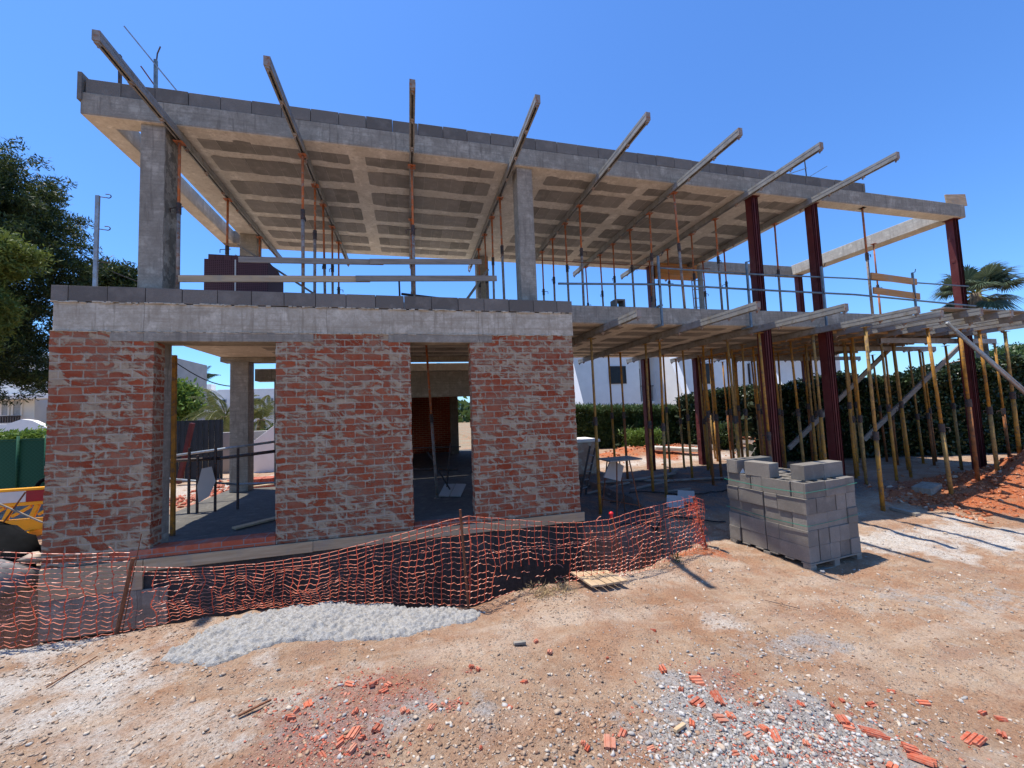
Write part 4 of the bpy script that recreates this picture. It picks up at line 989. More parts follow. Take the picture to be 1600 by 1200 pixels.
cl = fbm(a[:, 0]*1.5, a[:, 1]*1.5, 3, 77); keep = rng.random(len(a)) < np.clip(.55+cl*2.2, .12, 1); a = a[keep]
tag(scatter('loose_stones', 'stones', a, psize(len(a), .0018, .016, 4, 5.5), seed=1), 'pale and brown pebbles strewn over the foreground dirt', 'stones', kind='stuff')
def gather_pts(L, seed):
    r = np.random.default_rng(seed); o = []
    for (u_, v_, su, sv, n) in L:
        vv = r.normal(v_, sv, n); uu = r.normal(u_, su, n); k = vv > 760; o.append(hitG(uu[k], vv[k]))
    o = np.concatenate(o); k = np.array([not (y_ > np.interp(x_, EX, EY)-.02 and x_ < XE+.3) for x_, y_ in o]); return o[k]
b = gather_pts([(1200, 1160, 120, 45, 5200), (1075, 1075, 40, 25, 320), (1230, 1010, 60, 18, 220), (560, 1110, 90, 30, 260), (1450, 930, 120, 20, 160), (1390, 850, 60, 14, 160), (1000, 1000, 60, 20, 60), (1290, 890, 25, 8, 60)], 6)
tag(scatter('grey_rubble', 'grey_stones', b, psize(len(b), .0022, .017, 7, 3.6), seed=2), 'grey crushed concrete rubble around the broken bricks at the lower right', 'rubble', kind='stuff')
c = gather_pts([(590, 1075, 45, 18, 900), (700, 1105, 15, 7, 150), (520, 1150, 60, 30, 1400), (450, 1110, 40, 15, 130), (1230, 1165, 90, 30, 1900), (1130, 1080, 50, 30, 500), (1480, 1175, 60, 15, 90), (990, 1150, 60, 25, 90), (740, 1045, 8, 5, 30), (1330, 1120, 60, 20, 90)], 8)
tag(scatter('brick_chips', 'red_chips', c, psize(len(c), .0018, .012, 9, 3.4), flat=.4, seed=3), 'small red brick chips scattered in patches on the dirt', 'brick chips', kind='stuff')
M['clods'] = stone_mat('dirt_clods', [(0, c3(.20, .105, .06)), (.5, c3(.34, .20, .12)), (1, c3(.45, .30, .19))])
e_ = gather_pts([(900, 1150, 120, 40, 1100), (850, 935, 50, 14, 420), (1040, 885, 50, 14, 300), (250, 985, 110, 14, 700), (600, 1160, 160, 35, 700), (640, 942, 90, 5, 400), (780, 938, 50, 8, 250), (1300, 1000, 200, 60, 600), (1280, 895, 50, 8, 120)], 66)
tag(scatter('dirt_clods', 'clods', e_, psize(len(e_), .003, .0155, 67, 3.2), seed=68, flat=.5), 'brown crumbs and clods of dry earth on the yard and along the trench edge', 'dirt clods', kind='stuff')
r3 = np.random.default_rng(12)
sx_ = np.concatenate([r3.uniform(9.2, 16, 5000), r3.normal(8.6, 1.6, 900), r3.normal(12.5, 1.1, 500), r3.normal(-3.2, 1.6, 500)]); sy_ = np.concatenate([r3.normal(5.6, .6, 5000), r3.normal(13, .9, 900), r3.normal(13, .8, 500), r3.normal(13, 1.0, 500)])
d = np.stack([sx_, sy_], 1); d = d[(d[:, 1] > 4.6)]
tag(scatter('red_soil_lumps', 'soil_lumps', d, psize(len(d), .006, .05, 13, 4.5), seed=5, flat=.75), 'crumbly lumps of red soil on the heaps', 'soil', kind='stuff')
# bigger single stones
big_st = [(1470, 1070+0, .03), (1505, 1090, .035), (1285, 893, .055), (870, 1112+0, .035), (1128, 1168, .04), (860, 1086, .03), (1380, 830, .06), (1430, 826, .05), (1478, 834, .06), (1110, 893, .05), (1090, 888, .04), (1048, 885, .05), (800, 945, .03), (650, 1122, .03), (1010, 882, .06), (1305, 985, .03), (1250, 965, .03), (45, 1165, .03), (300, 1095, .03)]
def ground_hit(u_, v_):
    q = onG(u_, v_); z_ = q.z
    for _ in range(3):
        q = onZ(u_, v_, z_); z_ = .5*z_+.5*max(gz(q.x, q.y), q.z-.15)
    return q.x, q.y
for k, (u_, v_, s_) in enumerate(sorted(big_st)):
    q = ground_hit(u_, v_); o = scatter('stone', 'grey_stones' if k % 3 == 0 else 'stones', np.array([q]), np.array([s_*.6]), seed=40+k, flat=.6, sink=.1)
    tag(o, 'fist-sized stone loose on the dirt, %s of these from the left' % (ORD+['fifteenth', 'sixteenth', 'seventeenth', 'eighteenth', 'nineteenth'])[k], 'stone', 'larger loose stones')
# hollow-brick fragments with grooves
def frag_mesh(seed, L, W, T=.018):
    r = random.Random(seed); mb = MB(); n = max(2, int(W/.022)); wv = W/n
    skew = r.uniform(-.35, .35); cut = [r.uniform(.75, 1.) for _ in range(n+1)]; cut0 = [r.uniform(0, .2) for _ in range(n+1)]
    for k in range(n):
        y0 = k*wv; y1 = y0+wv*.74; y2 = y0+wv
        xa, xb = L*cut0[k]+skew*y0, L*cut[k]+skew*y0
        mb.add([(xa, y0, 0), (xb, y0, 0), (xb+skew*wv, y1, 0), (xa+skew*wv, y1, 0), (xa, y0, T), (xb, y0, T), (xb+skew*wv*.7, y1, T), (xa+skew*wv*.7, y1, T)],
               [(0,3,2,1),(4,5,6,7),(0,1,5,4),(1,2,6,5),(2,3,7,6),(3,0,4,7)])
        mb.add([(xa, y1, 0), (xb, y1, 0), (xb, y2, 0), (xa, y2, 0), (xa, y1, T*.62), (xb, y1, T*.62), (xb, y2, T*.62), (xa, y2, T*.62)],
               [(0,3,2,1),(4,5,6,7),(0,1,5,4),(2,3,7,6)])
    mb.v = [(x_-L/2, y_-W/2, z_-T*.3) for x_, y_, z_ in mb.v]; return mb
T4 = lambda a, b: (900+a/2.286, 900+b/2.286)
T2 = lambda a, b: (450+a/2.286, 750+b/2.286)
FR = [(T4(312, 342), .11, 'thickest'), (T4(430, 378), .10), (T4(505, 440), .15, 'biggest'), (T4(435, 460), .12), (T4(520, 510), .09), (T4(553, 503), .07), (T4(415, 530), .07), (T4(120, 595), .08), (T4(165, 565), .06), (T4(25, 598), .045), (T4(40, 618), .05), (T4(270, 620), .05), (T4(615, 570), .07), (T4(670, 545), .09), (T4(710, 570), .08), (T4(805, 465), .075), (T4(735, 510), .05), (T4(820, 600), .05), (T4(950, 515), .12), (T4(975, 540), .09), (T4(1055, 465), .085), (T4(1060, 560), .15), (T4(1125, 410), .06), (T4(1235, 450), .09), (T4(1450, 487), .08), (T4(1520, 510), .09), (T4(1520, 567), .06), (T4(1420, 585), .16), (T4(1190, 620), .09), (T4(1235, 655), .14), (T4(375, 405), .06), (T4(405, 350), .04), (T4(440, 355), .04), (T4(643, 460), .04), (T4(915, 465), .04), (T4(950, 450), .035),
      (T4(570, 640), .05), (T4(640, 655), .06), (T4(700, 630), .06), (T4(880, 585), .06), (T4(760, 650), .05), (T4(1130, 680), .07),
      (T2(385, 512), .045, 'lone'), (T2(885, 577), .05), (T2(655, 668), .06), (T2(680, 680), .06), (T2(843, 722), .05), (T2(935, 618), .06), (T2(515, 815), .09), (T2(410, 822), .06), (T2(430, 835), .05), (T2(790, 812), .05), (T2(120, 980), .07), (T2(220, 730), .07), (T2(300, 735), .07), (T2(340, 755), .06), (T2(360, 735), .05), (T2(240, 835), .06), (T2(272, 832), .05), (T2(235, 905), .08), (T2(320, 893), .08), (T2(230, 965), .05), (T2(190, 935), .06), (T2(265, 925), .05), (T2(510, 890), .05), (T2(1305, 537), .05), (T2(70, 802), .08), (T2(10, 852), .07), (T2(30, 830), .05), (T2(1140, 637), .03), (T2(1320, 580), .03), (T2(690, 560+400), .03)]
rs = random.Random(31); frs = {}
for k, fr in enumerate(FR):
    (u_, v_), s_ = fr[0], fr[1]*rs.uniform(.6, 1.05)
    x_, y_ = ground_hit(u_, v_)
    o = frag_mesh(k, s_*rs.uniform(.9, 1.2), s_*rs.uniform(.5, .8), .02 if len(fr) < 3 or fr[2] != 'thickest' else .05).build('brick_fragment', 'tile_red', None, .0015)
    o.location = (x_, y_, gz(x_, y_)-.002+.007*rs.random()); o.rotation_euler = (rs.uniform(-.35, .35), rs.uniform(-.35, .35), rs.uniform(0, 6.28))
    if len(fr) > 2:
        lab = {'thickest': 'thick chunk of red brick lying alone above the rubble patch at the lower right', 'biggest': 'biggest grooved red brick fragment in the rubble patch at the lower right', 'lone': 'single red brick chip lying on the pale concrete spill'}[fr[2]]
        tag(o, lab, 'brick fragment', 'broken red brick pieces')
    else:
        reg = 'the grey rubble patch' if (1060 < u_ < 1290 and v_ > 1040) else ('the dirt right of the grey rubble' if u_ >= 1290 else ('the left red dust patches' if u_ < 720 else 'the dirt in the lower middle'))
        frs.setdefault(reg, []).append((u_, o))
def nth(n_):
    tens = ['', '', 'twenty', 'thirty', 'forty']
    if n_ < len(ORD): return ORD[n_]
    more = ['fifteenth', 'sixteenth', 'seventeenth', 'eighteenth', 'nineteenth', 'twentieth']
    if n_ < 20: return more[n_-14]
    return 'twenty-'+ORD[n_-20] if n_ < 29 else 'thirty-'+ORD[(n_-29) % 9]
for reg, L in frs.items():
    for i, (u_, o) in enumerate(sorted(L, key=lambda q: q[0])): tag(o, 'red brick piece on %s, %s from its left' % (reg, nth(i)), 'brick fragment', 'broken red brick pieces')
# pale concrete spill
sp = [(240, 1040), (300, 1000), (345, 975), (440, 955), (520, 946), (600, 944), (690, 948), (762, 952), (745, 966), (690, 975), (640, 990), (560, 998), (480, 1003), (400, 1020), (330, 1042)]
spw = np.array([tuple(onG(u_, v_))[:2] for u_, v_ in sp])
def poly_dist(px_, py_, poly):
    inside = np.zeros(px_.shape, bool); dmin = np.full(px_.shape, 1e9); n = len(poly)
    for i in range(n):
        x1, y1 = poly[i]; x2, y2 = poly[(i+1) % n]
        cond = ((y1 > py_) != (y2 > py_)) & (px_ < (x2-x1)*(py_-y1)/(y2-y1+1e-12)+x1); inside ^= cond
        t_ = np.clip(((px_-x1)*(x2-x1)+(py_-y1)*(y2-y1))/((x2-x1)**2+(y2-y1)**2), 0, 1)
        dmin = np.minimum(dmin, np.hypot(px_-x1-t_*(x2-x1), py_-y1-t_*(y2-y1)))
    return np.where(inside, dmin, -dmin)
hx = np.arange(spw[:, 0].min()-.1, spw[:, 0].max()+.1, .011); hy = np.arange(spw[:, 1].min()-.1, spw[:, 1].max()+.1, .011)
HX, HY = np.meshgrid(hx, hy); D = poly_dist(HX.ravel(), HY.ravel(), spw).reshape(HX.shape)+.09*fbm(HX*5, HY*5, 4, 91)
hz = zg(HX, HY, False)+np.where(D > 0, .05*np.minimum(1, D/.16)**.5*(.75+.8*fbm(HX*4, HY*4, 3, 92)), -.05+D*.5)+.045*fbm(HX*20, HY*20, 3, 93)+.05*fbm(HX*48, HY*48, 2, 94)
hv = np.stack([HX.ravel(), HY.ravel(), hz.ravel()], 1); nxh = len(hx)
ih = (np.arange(len(hy)-1)[:, None]*nxh+np.arange(nxh-1)[None, :]).ravel(); qh = np.stack([ih, ih+1, ih+nxh+1, ih+nxh], 1)
qh = qh[(D.ravel()[qh] > -.03).all(1)]
used = np.unique(qh); remap = np.zeros(len(hv), int); remap[used] = np.arange(len(used))
m = N('fresh_pale_concrete'); f1 = m.noise(50, 5, .7); m.color(m.ramp(f1, [(.3, c3(.19, .175, .155)), (.62, c3(.40, .38, .345))])); m.rough(.9); m.bump(m.noise(110, 4, .7), .8, .01); M['spill'] = m.m
o = bpy.data.objects.new('concrete_spill', fast_mesh('concrete_spill', hv[used], remap[qh], ['spill'], False)); col.objects.link(o)
tag(o, 'long lumpy spill of pale grey concrete on the dirt below the orange mesh', 'concrete spill')
# boards and sticks on the ground
t = thing('board_panel', onG(935, 915), 'small panel of yellowish boards lying flat by the orange mesh', 'panel')
p0, p1, p2, p3 = [onG(*q)+Vector((0, 0, .05)) for q in ((892, 905), (925, 928), (982, 918), (950, 902))]
for k in range(5):
    f0, f1 = k/5+.01, (k+1)/5-.015; a, b_, c_, d_ = p0.lerp(p3, f0), p0.lerp(p3, f1), p1.lerp(p2, f1), p1.lerp(p2, f0); z_ = Vector((0, 0, .02))
    dz = Vector((0, 0, random.uniform(0, .012)))
    MB().add([a+dz, b_+dz, c_+dz, d_+dz, a+z_+dz, b_+z_+dz, c_+z_+dz, d_+z_+dz], [(0,3,2,1),(4,5,6,7),(0,1,5,4),(1,2,6,5),(2,3,7,6),(3,0,4,7)]).build('board', 'timber_y', t, .002)
def gstick(u0, v0, u1, v1, w_, h_, mat, label, cat='stick', name='stick'):
    a = ground_hit(u0, v0); b_ = ground_hit(u1, v1)
    stick(name, (a[0], a[1], gz(*a)+.015), (b_[0], b_[1], gz(*b_)+.02), w_, h_, mat, label, cat)
gstick(72, 1078, 152, 1030, .008, .008, 'rust', 'long thin rusty rod lying on the white dust at the left', 'rod', 'rod')
gstick(372, 1123, 424, 1098, .014, .01, 'rust', 'dark stick lying left of the red brick chips', 'stick')
gstick(803, 1009, 821, 1007, .03, .02, 'timber_old', 'short dark piece of wood in the middle of the dirt', 'wood scrap', 'wood_scrap')
gstick(1055, 1147, 1070, 1137, .022, .018, 'timber', 'short yellow wood peg beside the broken bricks', 'wood peg', 'wood_peg')
gstick(1195, 940, 1250, 953, .006, .006, 'dark_iron', 'thin curved twig on the dirt below the block pallet', 'twig', 'twig')
gstick(1392, 795, 1435, 806, .12, .05, 'concrete', 'pale broken slab edge lying right of the block pallet', 'slab fragment', 'slab_fragment')
gstick(1440, 770, 1458, 765, .3, .2, 'concrete', 'grey concrete lump at the foot of the red soil heap', 'concrete lump', 'concrete_lump')
for k, (u0, v0, u1, v1) in enumerate(((268, 842, 305, 838), (640, 857, 655, 850))): pass

# dry weeds and little plants at the trench edge
def leaf_quads(C, n, spread, ln, wd, seed, up_bias=0., shape=None, fold=False):
    """n leaf faces round every centre in C (k,3); returns verts, faces"""
    r = np.random.default_rng(seed); C = np.repeat(np.asarray(C, float), n, 0); N_ = len(C)
    d = r.normal(size=(N_, 3)); d /= np.linalg.norm(d, axis=1, keepdims=True)
    C = C+d*(r.random((N_, 1))**.5)*np.asarray(spread)
    a = r.normal(size=(N_, 3)); a[:, 2] += up_bias; a /= np.linalg.norm(a, axis=1, keepdims=True)
    b = np.cross(a, r.normal(size=(N_, 3))); b /= np.linalg.norm(b, axis=1, keepdims=True)
    l = ln*r.uniform(.6, 1.3, (N_, 1)); w_ = wd*r.uniform(.6, 1.3, (N_, 1))
    V = np.stack([C, C+a*l*.5+b*w_*.5, C+a*l, C+a*l*.5-b*w_*.5], 1).reshape(-1, 3)
    return V, np.arange(N_*4).reshape(-1, 4)
def foliage(name, mat, V, F_, parent=None):
    if parent is not None: V = V-np.array(parent.location)
    o = bpy.data.objects.new(name, fast_mesh(name, V, F_, [mat])); col.objects.link(o)
    if parent is not None: o.parent = parent
    return o
x_, y_ = ground_hit(862, 930); C = np.array([(x_+random.gauss(0, .13), y_+random.gauss(0, .08), gz(x_, y_)+.02) for k in range(60)])
V, F_ = leaf_quads(C, 7, .04, .07, .006, 3, .9); tag(foliage('dry_weeds', 'dry', V, F_), 'tangle of dry brown roots and grass left of the board panel', 'dry grass', kind='stuff')
for k, (u_, v_) in enumerate(((1020, 868), (1058, 880))):
    x_, y_ = ground_hit(u_, v_); V, F_ = leaf_quads([(x_, y_, gz(x_, y_)+.05)], 60, .06, .05, .012, 30+k, .8); tag(foliage('weed', 'hedge', V, F_), ['small green weed under the right end of the orange mesh', 'small green weed between mesh and block pallet'][k], 'weed')

# ------------------------------------------------------------ work area right of the brick wall
t = thing('trestle', (3.72, 6.75, -.2), 'small rusty trestle table with a tilted grey panel on top', 'trestle')
zt = gz(3.6, 6.8)
m_ = MB()
for (xa, ya) in ((3.45, 6.5), (3.95, 6.5), (3.45, 7.1), (3.95, 7.1)):
    m_.tube((xa, ya, zt), (3.7+(xa-3.7)*.5, 6.8+(ya-6.8)*.6, .62), .012, 6)
m_.tube((3.45, 6.5, zt+.25), (3.95, 7.1, zt+.3), .01, 6).tube((3.95, 6.5, zt+.25), (3.45, 7.1, zt+.3), .01, 6)
m_.build('frame', 'rust', t, 0)
MB().bar((3.4, 6.8, .635), (4.05, 6.8, .64), .5, .02).build('top_board', 'timber_old', t, 0)
q = [onY(*c_, 6.85) for c_ in ((955, 718), (975, 728), (970, 752), (944, 746))]
MB().add(q+[p+Vector((0, .04, 0)) for p in q], [(0,1,2,3),(7,6,5,4),(0,4,5,1),(1,5,6,2),(2,6,7,3),(3,7,4,0)]).build('grey_panel', 'grey_render', t, 0)
t = thing('wrapped_pallet', (4.1, 9.6, gz(4.1, 9.6)), 'tan wrapped pallet load with pale top behind the brick wall corner', 'pallet load')
zb = gz(4.1, 10)
MB().box(4.05, 5.05, 10.3, 11.2, zb+.12, zb+1.0).build('load', 'cardboard', t, .02); MB().box(4.0, 5.08, 10.25, 11.25, zb+1.003, zb+1.08).build('cover', 'white_paint', t, .02); MB().box(4.05, 5.05, 10.3, 11.2, zb, zb+.117).build('pallet_base', 'timber', t, .01)
t = thing('ladder', (3.3, 8.2, -.2), 'dark ladder leaning at the right corner of the brick wall', 'ladder')
a0, a1 = onY(905, 757, 8.3), onY(922, 697, 8.3); b0, b1 = onY(914, 760, 8.5), onY(930, 700, 8.5)
a0.z = b0.z = gz(3.2, 8.3)
MB().bar(a0, a1, .02, .04).bar(b0, b1, .02, .04).build('side_rail', 'dark_iron', t, 0)
m_ = MB()
for k in range(1, 6): m_.tube(a0.lerp(a1, k/6), b0.lerp(b1, k/6), .012, 6)
m_.build('rungs', 'galv', t, 0)
rs = random.Random(8)
xs9 = sorted(rs.uniform(3.6, 6.2) for _ in range(9))
for k in range(9):
    x0 = xs9[k]; y0 = rs.uniform(7.6, 9.6); a = rs.uniform(-.5, .7); L_ = rs.uniform(.6, 1.6)
    stick('scrap_board', (x0, y0, gz(x0, y0)+.04), (x0+L_*math.cos(a), y0+L_*math.sin(a), gz(x0+L_*math.cos(a), y0+L_*math.sin(a))+.05+.03*(k % 3)), rs.uniform(.06, .16), .025, 'timber_old', 'grey scrap board on the shaded floor among the props, %s nearest the brick wall' % ORD[k], 'board', 'scrap boards among the props')
o = MB().bar((8.0, 12.2, .15), (9.5, 11.8, .02), .28, .14).build('white_trough', 'pipe', None, .04); tag(o, 'white open length of pipe lying on the red soil behind the props', 'pipe')
for k, q in enumerate(((4.7, 6.6), (5.05, 6.75))): 
    o = MB().bar((q[0], q[1], gz(*q)+.03), (q[0]+.1, q[1]+.12, gz(*q)+.22), .3, .015).build('grey_sheet', 'grey_render', None, .003); tag(o, ['left', 'right'][k]+' small grey sheet lying at the foot of the props behind the mesh', 'sheet')
o = MB().path([Vector((x_, 6.2+.25*math.sin(x_*2.1), gz(x_, 6.2+.25*math.sin(x_*2.1))+.03)) for x_ in np.arange(3.4, 5.2, .12)], .012, 6).build('black_hose', 'cable', None, 0, True); tag(o, 'black hose winding over the shaded ground beside the block pallet', 'hose')
o = MB().path([Vector((x_, 7.4+.2*math.sin(x_*1.7+1), gz(x_, 7.4+.2*math.sin(x_*1.7+1))+.03)) for x_ in np.arange(3.9, 7.0, .15)], .014, 6).build('black_hose', 'cable', None, 0, True); tag(o, 'second black hose, farther back under the slab', 'hose')

# ------------------------------------------------------------ left side
gL = gz(-7.2, 9.3)
t = thing('road_barrier', (-7.6, 9.3, gL), 'yellow plastic barrier with a red and white top band left of the brick pier', 'barrier')
xa, xb = -8.9, -6.25; zb_, zt_ = gL, onY(30, 764, 9.3).z
m_ = MB()
m_.box(xa, xb, 9.27, 9.37, zb_+.14, zb_+.34); m_.box(xa, xb, 9.28, 9.36, zt_-.30, zt_-.235); m_.box(xa, xb, 9.26, 9.38, zt_-.035, zt_+.01)
n = 7
for k in range(n+1):
    x0 = xa+(xb-xa-.06)*k/n; m_.bar((x0+.03, 9.32, zb_+.343), (x0+.12, 9.32, zt_-.303), .05, .075)
for k in range(n):
    x0 = xa+(xb-xa)*k/n; m_.bar((x0+.08, 9.32, zb_+.40), (x0+.36, 9.32, zb_+.56), .04, .05)
m_.box(xa+.3, xa+.4, 9.0, 9.6, zb_, zb_+.137); m_.box(xb-.4, xb-.3, 9.0, 9.6, zb_, zb_+.137)
m_.build('frame', 'plastic_yellow', t, .008)
for k in range(6):
    x0 = xa+k*.44; MB().box(x0+.002, x0+.438, 9.265, 9.375, zt_-.232, zt_-.038).build('band', 'plastic_red' if k % 2 else 'plastic_white', t, .003)
stick('thin_stake', (-6.95, 9.0, gL+.1), (-6.55, 9.05, gL+.85), .02, .02, 'rust', 'thin rusty stake crossing in front of the yellow barrier, leaning right', 'stake')
stick('thin_stake', (-7.05, 9.0, gL+.8), (-6.3, 9.05, gL+.3), .03, .02, 'timber_old', 'thin grey lath crossing in front of the yellow barrier, falling right', 'stake')
# black rubber heap
mb = MB(); c0 = onY(-30, 880, 6.7)
n = 16
V = []; F_ = []
for i in range(9):
    ph = math.pi*i/8
    for j in range(n):
        th = 2*math.pi*j/n; rr = 1+.18*math.sin(3*th+i)+.1*math.sin(5*th-i*2)
        V.append((c0.x+.62*math.sin(ph)*math.cos(th)*rr, c0.y+.4*math.sin(ph)*math.sin(th)*rr, c0.z+.20+.30*math.cos(ph)*rr-.25*math.sin(ph)*math.cos(th)))
for i in range(8):
    for j in range(n): F_.append((i*n+j, (i+1)*n+j, (i+1)*n+(j+1) % n, i*n+(j+1) % n))
o = mb.add(V, F_).build('black_sheeting', 'black', None, 0, True); tag(o, 'mound of folded black sheeting at the far left edge behind the mesh', 'sheeting')
q = onY(50, 872, 6.3); o = scatter('limestone_rock', 'stones', np.array([(q.x, q.y)]), np.array([.14]), seed=88, zfun=lambda a_, b_: np.array([q.z-.02])); tag(o, 'beige rock at the left corner of the brick pier, just above the mesh', 'rock')
q = onY(8, 905, 6.0); o = scatter('sack', 'sack_grey', np.array([(q.x, q.y)]), np.array([.24]), seed=91, flat=.9, zfun=lambda a_, b_: np.array([q.z-.1])); tag(o, 'crumpled pale sack down in the trench at the far left', 'sack')
# green mesh fence
m = N('green_shade_net'); uvv, u_, z_ = face_uv(m)
wv_ = m.math('SINE', m.math('MULTIPLY', m.math('ADD', u_, z_), 60.)); wv2 = m.math('SINE', m.math('MULTIPLY', m.math('SUBTRACT', u_, z_), 60.))
m.color(m.mix(m.mapr(m.math('MAXIMUM', wv_, wv2), .8, 1, 0, .35), c3(.012, .085, .045), c3(.05, .2, .12))); m.rough(.7); M['shade_net'] = m.m
gF = -.35
t = thing('green_fence', (-14, 15, gF), 'dark green mesh fence with posts behind the yellow barrier', 'fence')
MB().box(-26, -10.35, 15.0, 15.02, gF+.1, 1.28).build('mesh_panel', 'shade_net', t, 0)
for x_ in (-10.4, -11.05, -13.5, -16, -18.5, -21): MB().tube((x_, 14.96, gF-.1), (x_, 14.96, 1.42), .03, 8).build('post', 'shade_net', t, 0, True)
MB().box(-26, -10.3, 14.98, 15.04, 1.285, 1.33).build('top_rail', 'shade_net', t, 0)
# motorbike seen between fence and brick wall
def wheel(mb, c, r, w_, axis_y=True, n=22):
    for k in range(n):
        a0, a1 = 2*math.pi*k/n, 2*math.pi*(k+1)/n
        mb.tube((c[0]+r*math.cos(a0), c[1], c[2]+r*math.sin(a0)), (c[0]+r*math.cos(a1), c[1], c[2]+r*math.sin(a1)), w_, 8, caps=False)
t = thing('motorbike', (-9.2, 14.3, gF), 'parked black scooter partly hidden between green fence and brick pier', 'motorbike')
cz = gF+.3
for xx in (-9.85, -8.65):
    m_ = MB(); wheel(m_, (xx, 14.3, cz), .26, .05); m_.tube((xx, 14.26, cz), (xx, 14.34, cz), .08, 12); m_.build('wheel', 'black', t, 0, True)
MB().tube((-9.85, 14.3, cz), (-9.6, 14.3, cz+.75), .035, 8).tube((-9.6, 14.0, cz+.8), (-9.6, 14.6, cz+.8), .02, 8).build('fork', 'galv', t, 0, True)
MB().bar((-9.65, 14.3, cz+.55), (-9.5, 14.3, cz+.1), .3, .12).bar((-9.5, 14.3, cz+.05), (-8.9, 14.3, cz+.05), .3, .1).bar((-9.1, 14.3, cz+.2), (-8.35, 14.3, cz+.42), .26, .3).build('body', 'dark_iron', t, .04)
MB().bar((-9.15, 14.3, cz+.48), (-8.5, 14.3, cz+.58), .24, .1).build('seat', 'black', t, .03)
m_ = MB(); m_.tube((-9.72, 14.3, cz+.62), (-9.78, 14.3, cz+.62), .08, 12); m_.build('headlight', 'plastic_white', t, 0)

# ------------------------------------------------------------ vegetation
def tree(name, label, crowns, Yc, mat, trunk_u, trunk_r, n_clump=260, per=70, ln=.16, wd=.05, seed=1, group=None, depth=None, base_z=-.4, gap=.35):
    r = np.random.default_rng(seed); base = onY(trunk_u, 700, Yc); root = thing(name, (base.x, Yc, base_z), label, 'tree', group)
    C = []; tot = sum(a[2]*a[3] for a in crowns)
    for (u_, v_, ru, rv) in crowns:
        c = onY(u_, v_, Yc); ex = abs(onY(u_+ru, v_, Yc).x-c.x); ez = abs(onY(u_, v_-rv, Yc).z-c.z); ey = depth or ex
        n = int(n_clump*ru*rv/tot); d = r.normal(size=(n, 3)); d /= np.linalg.norm(d, axis=1, keepdims=True)
        rad = gap+(1-gap)*r.random((n, 1))**.5
        rad = rad*(1+.35*fbm(d[:, 0]*2.6+u_, d[:, 2]*2.6+v_, 3, seed))[:, None]; C.append(np.array(c)+d*rad*np.array([ex, ey, ez])*(1+r.normal(0, .08, (n, 1))))
    C = np.concatenate(C); cs = .37*ln/.16
    V, F_ = leaf_quads(C, per, (cs, cs, cs*.6), ln, wd, seed+1, .35)
    foliage('crown', mat, V, F_, root)
    m_ = MB(); top = Vector(C.mean(0)); b0 = Vector((base.x, Yc, base_z-.2)); mid_ = b0.lerp(top, .5)+Vector((.15, 0, 0))
    m_.tube(b0, mid_, trunk_r, 10, trunk_r*.7); m_.tube(mid_, top, trunk_r*.7, 10, trunk_r*.3)
    for k in range(12):
        e = Vector(C[r.integers(len(C))]); s0 = mid_.lerp(top, r.random()); m_.tube(s0, s0.lerp(e, .9), trunk_r*.28, 6, trunk_r*.06)
    m_.build('trunk', 'trunk', root, 0, True); return root
tree('pine_tree', 'big dark green pine filling the left edge of the picture', [(-40, 330, 110, 100), (30, 300, 60, 65), (75, 400, 45, 60), (20, 460, 95, 90), (-60, 520, 120, 100), (10, 570, 72, 50), (-140, 400, 120, 200), (92, 345, 26, 34), (112, 405, 15, 36)], 13, 'pine', -40, .3, 1500, 115, .12, .030, seed=3, gap=.3, depth=1.6)
tree('pine_tree', 'bright yellow-green young pine in front of the big pine at the left edge', [(8, 400, 34, 32), (-35, 405, 50, 50), (36, 388, 13, 14), (-10, 482, 28, 28), (-50, 500, 50, 50)], 11.0, 'pine_light', -60, .12, 420, 80, .11, .028, seed=8, gap=.3, depth=.6)
tree('garden_tree', 'small olive-green tree behind the wire-hook post, left of the concrete column', [(180, 435, 34, 26), (150, 450, 28, 28), (205, 450, 20, 22)], 22, 'pine', 175, .12, 220, 55, .2, .06, seed=13, gap=.2)
tree('garden_tree', 'lime green bush showing above the green mesh fence', [(20, 690, 45, 14), (55, 688, 25, 12), (-30, 690, 40, 16)], 16.5, 'lime', 10, .08, 120, 50, .15, .07, seed=15, gap=.1)
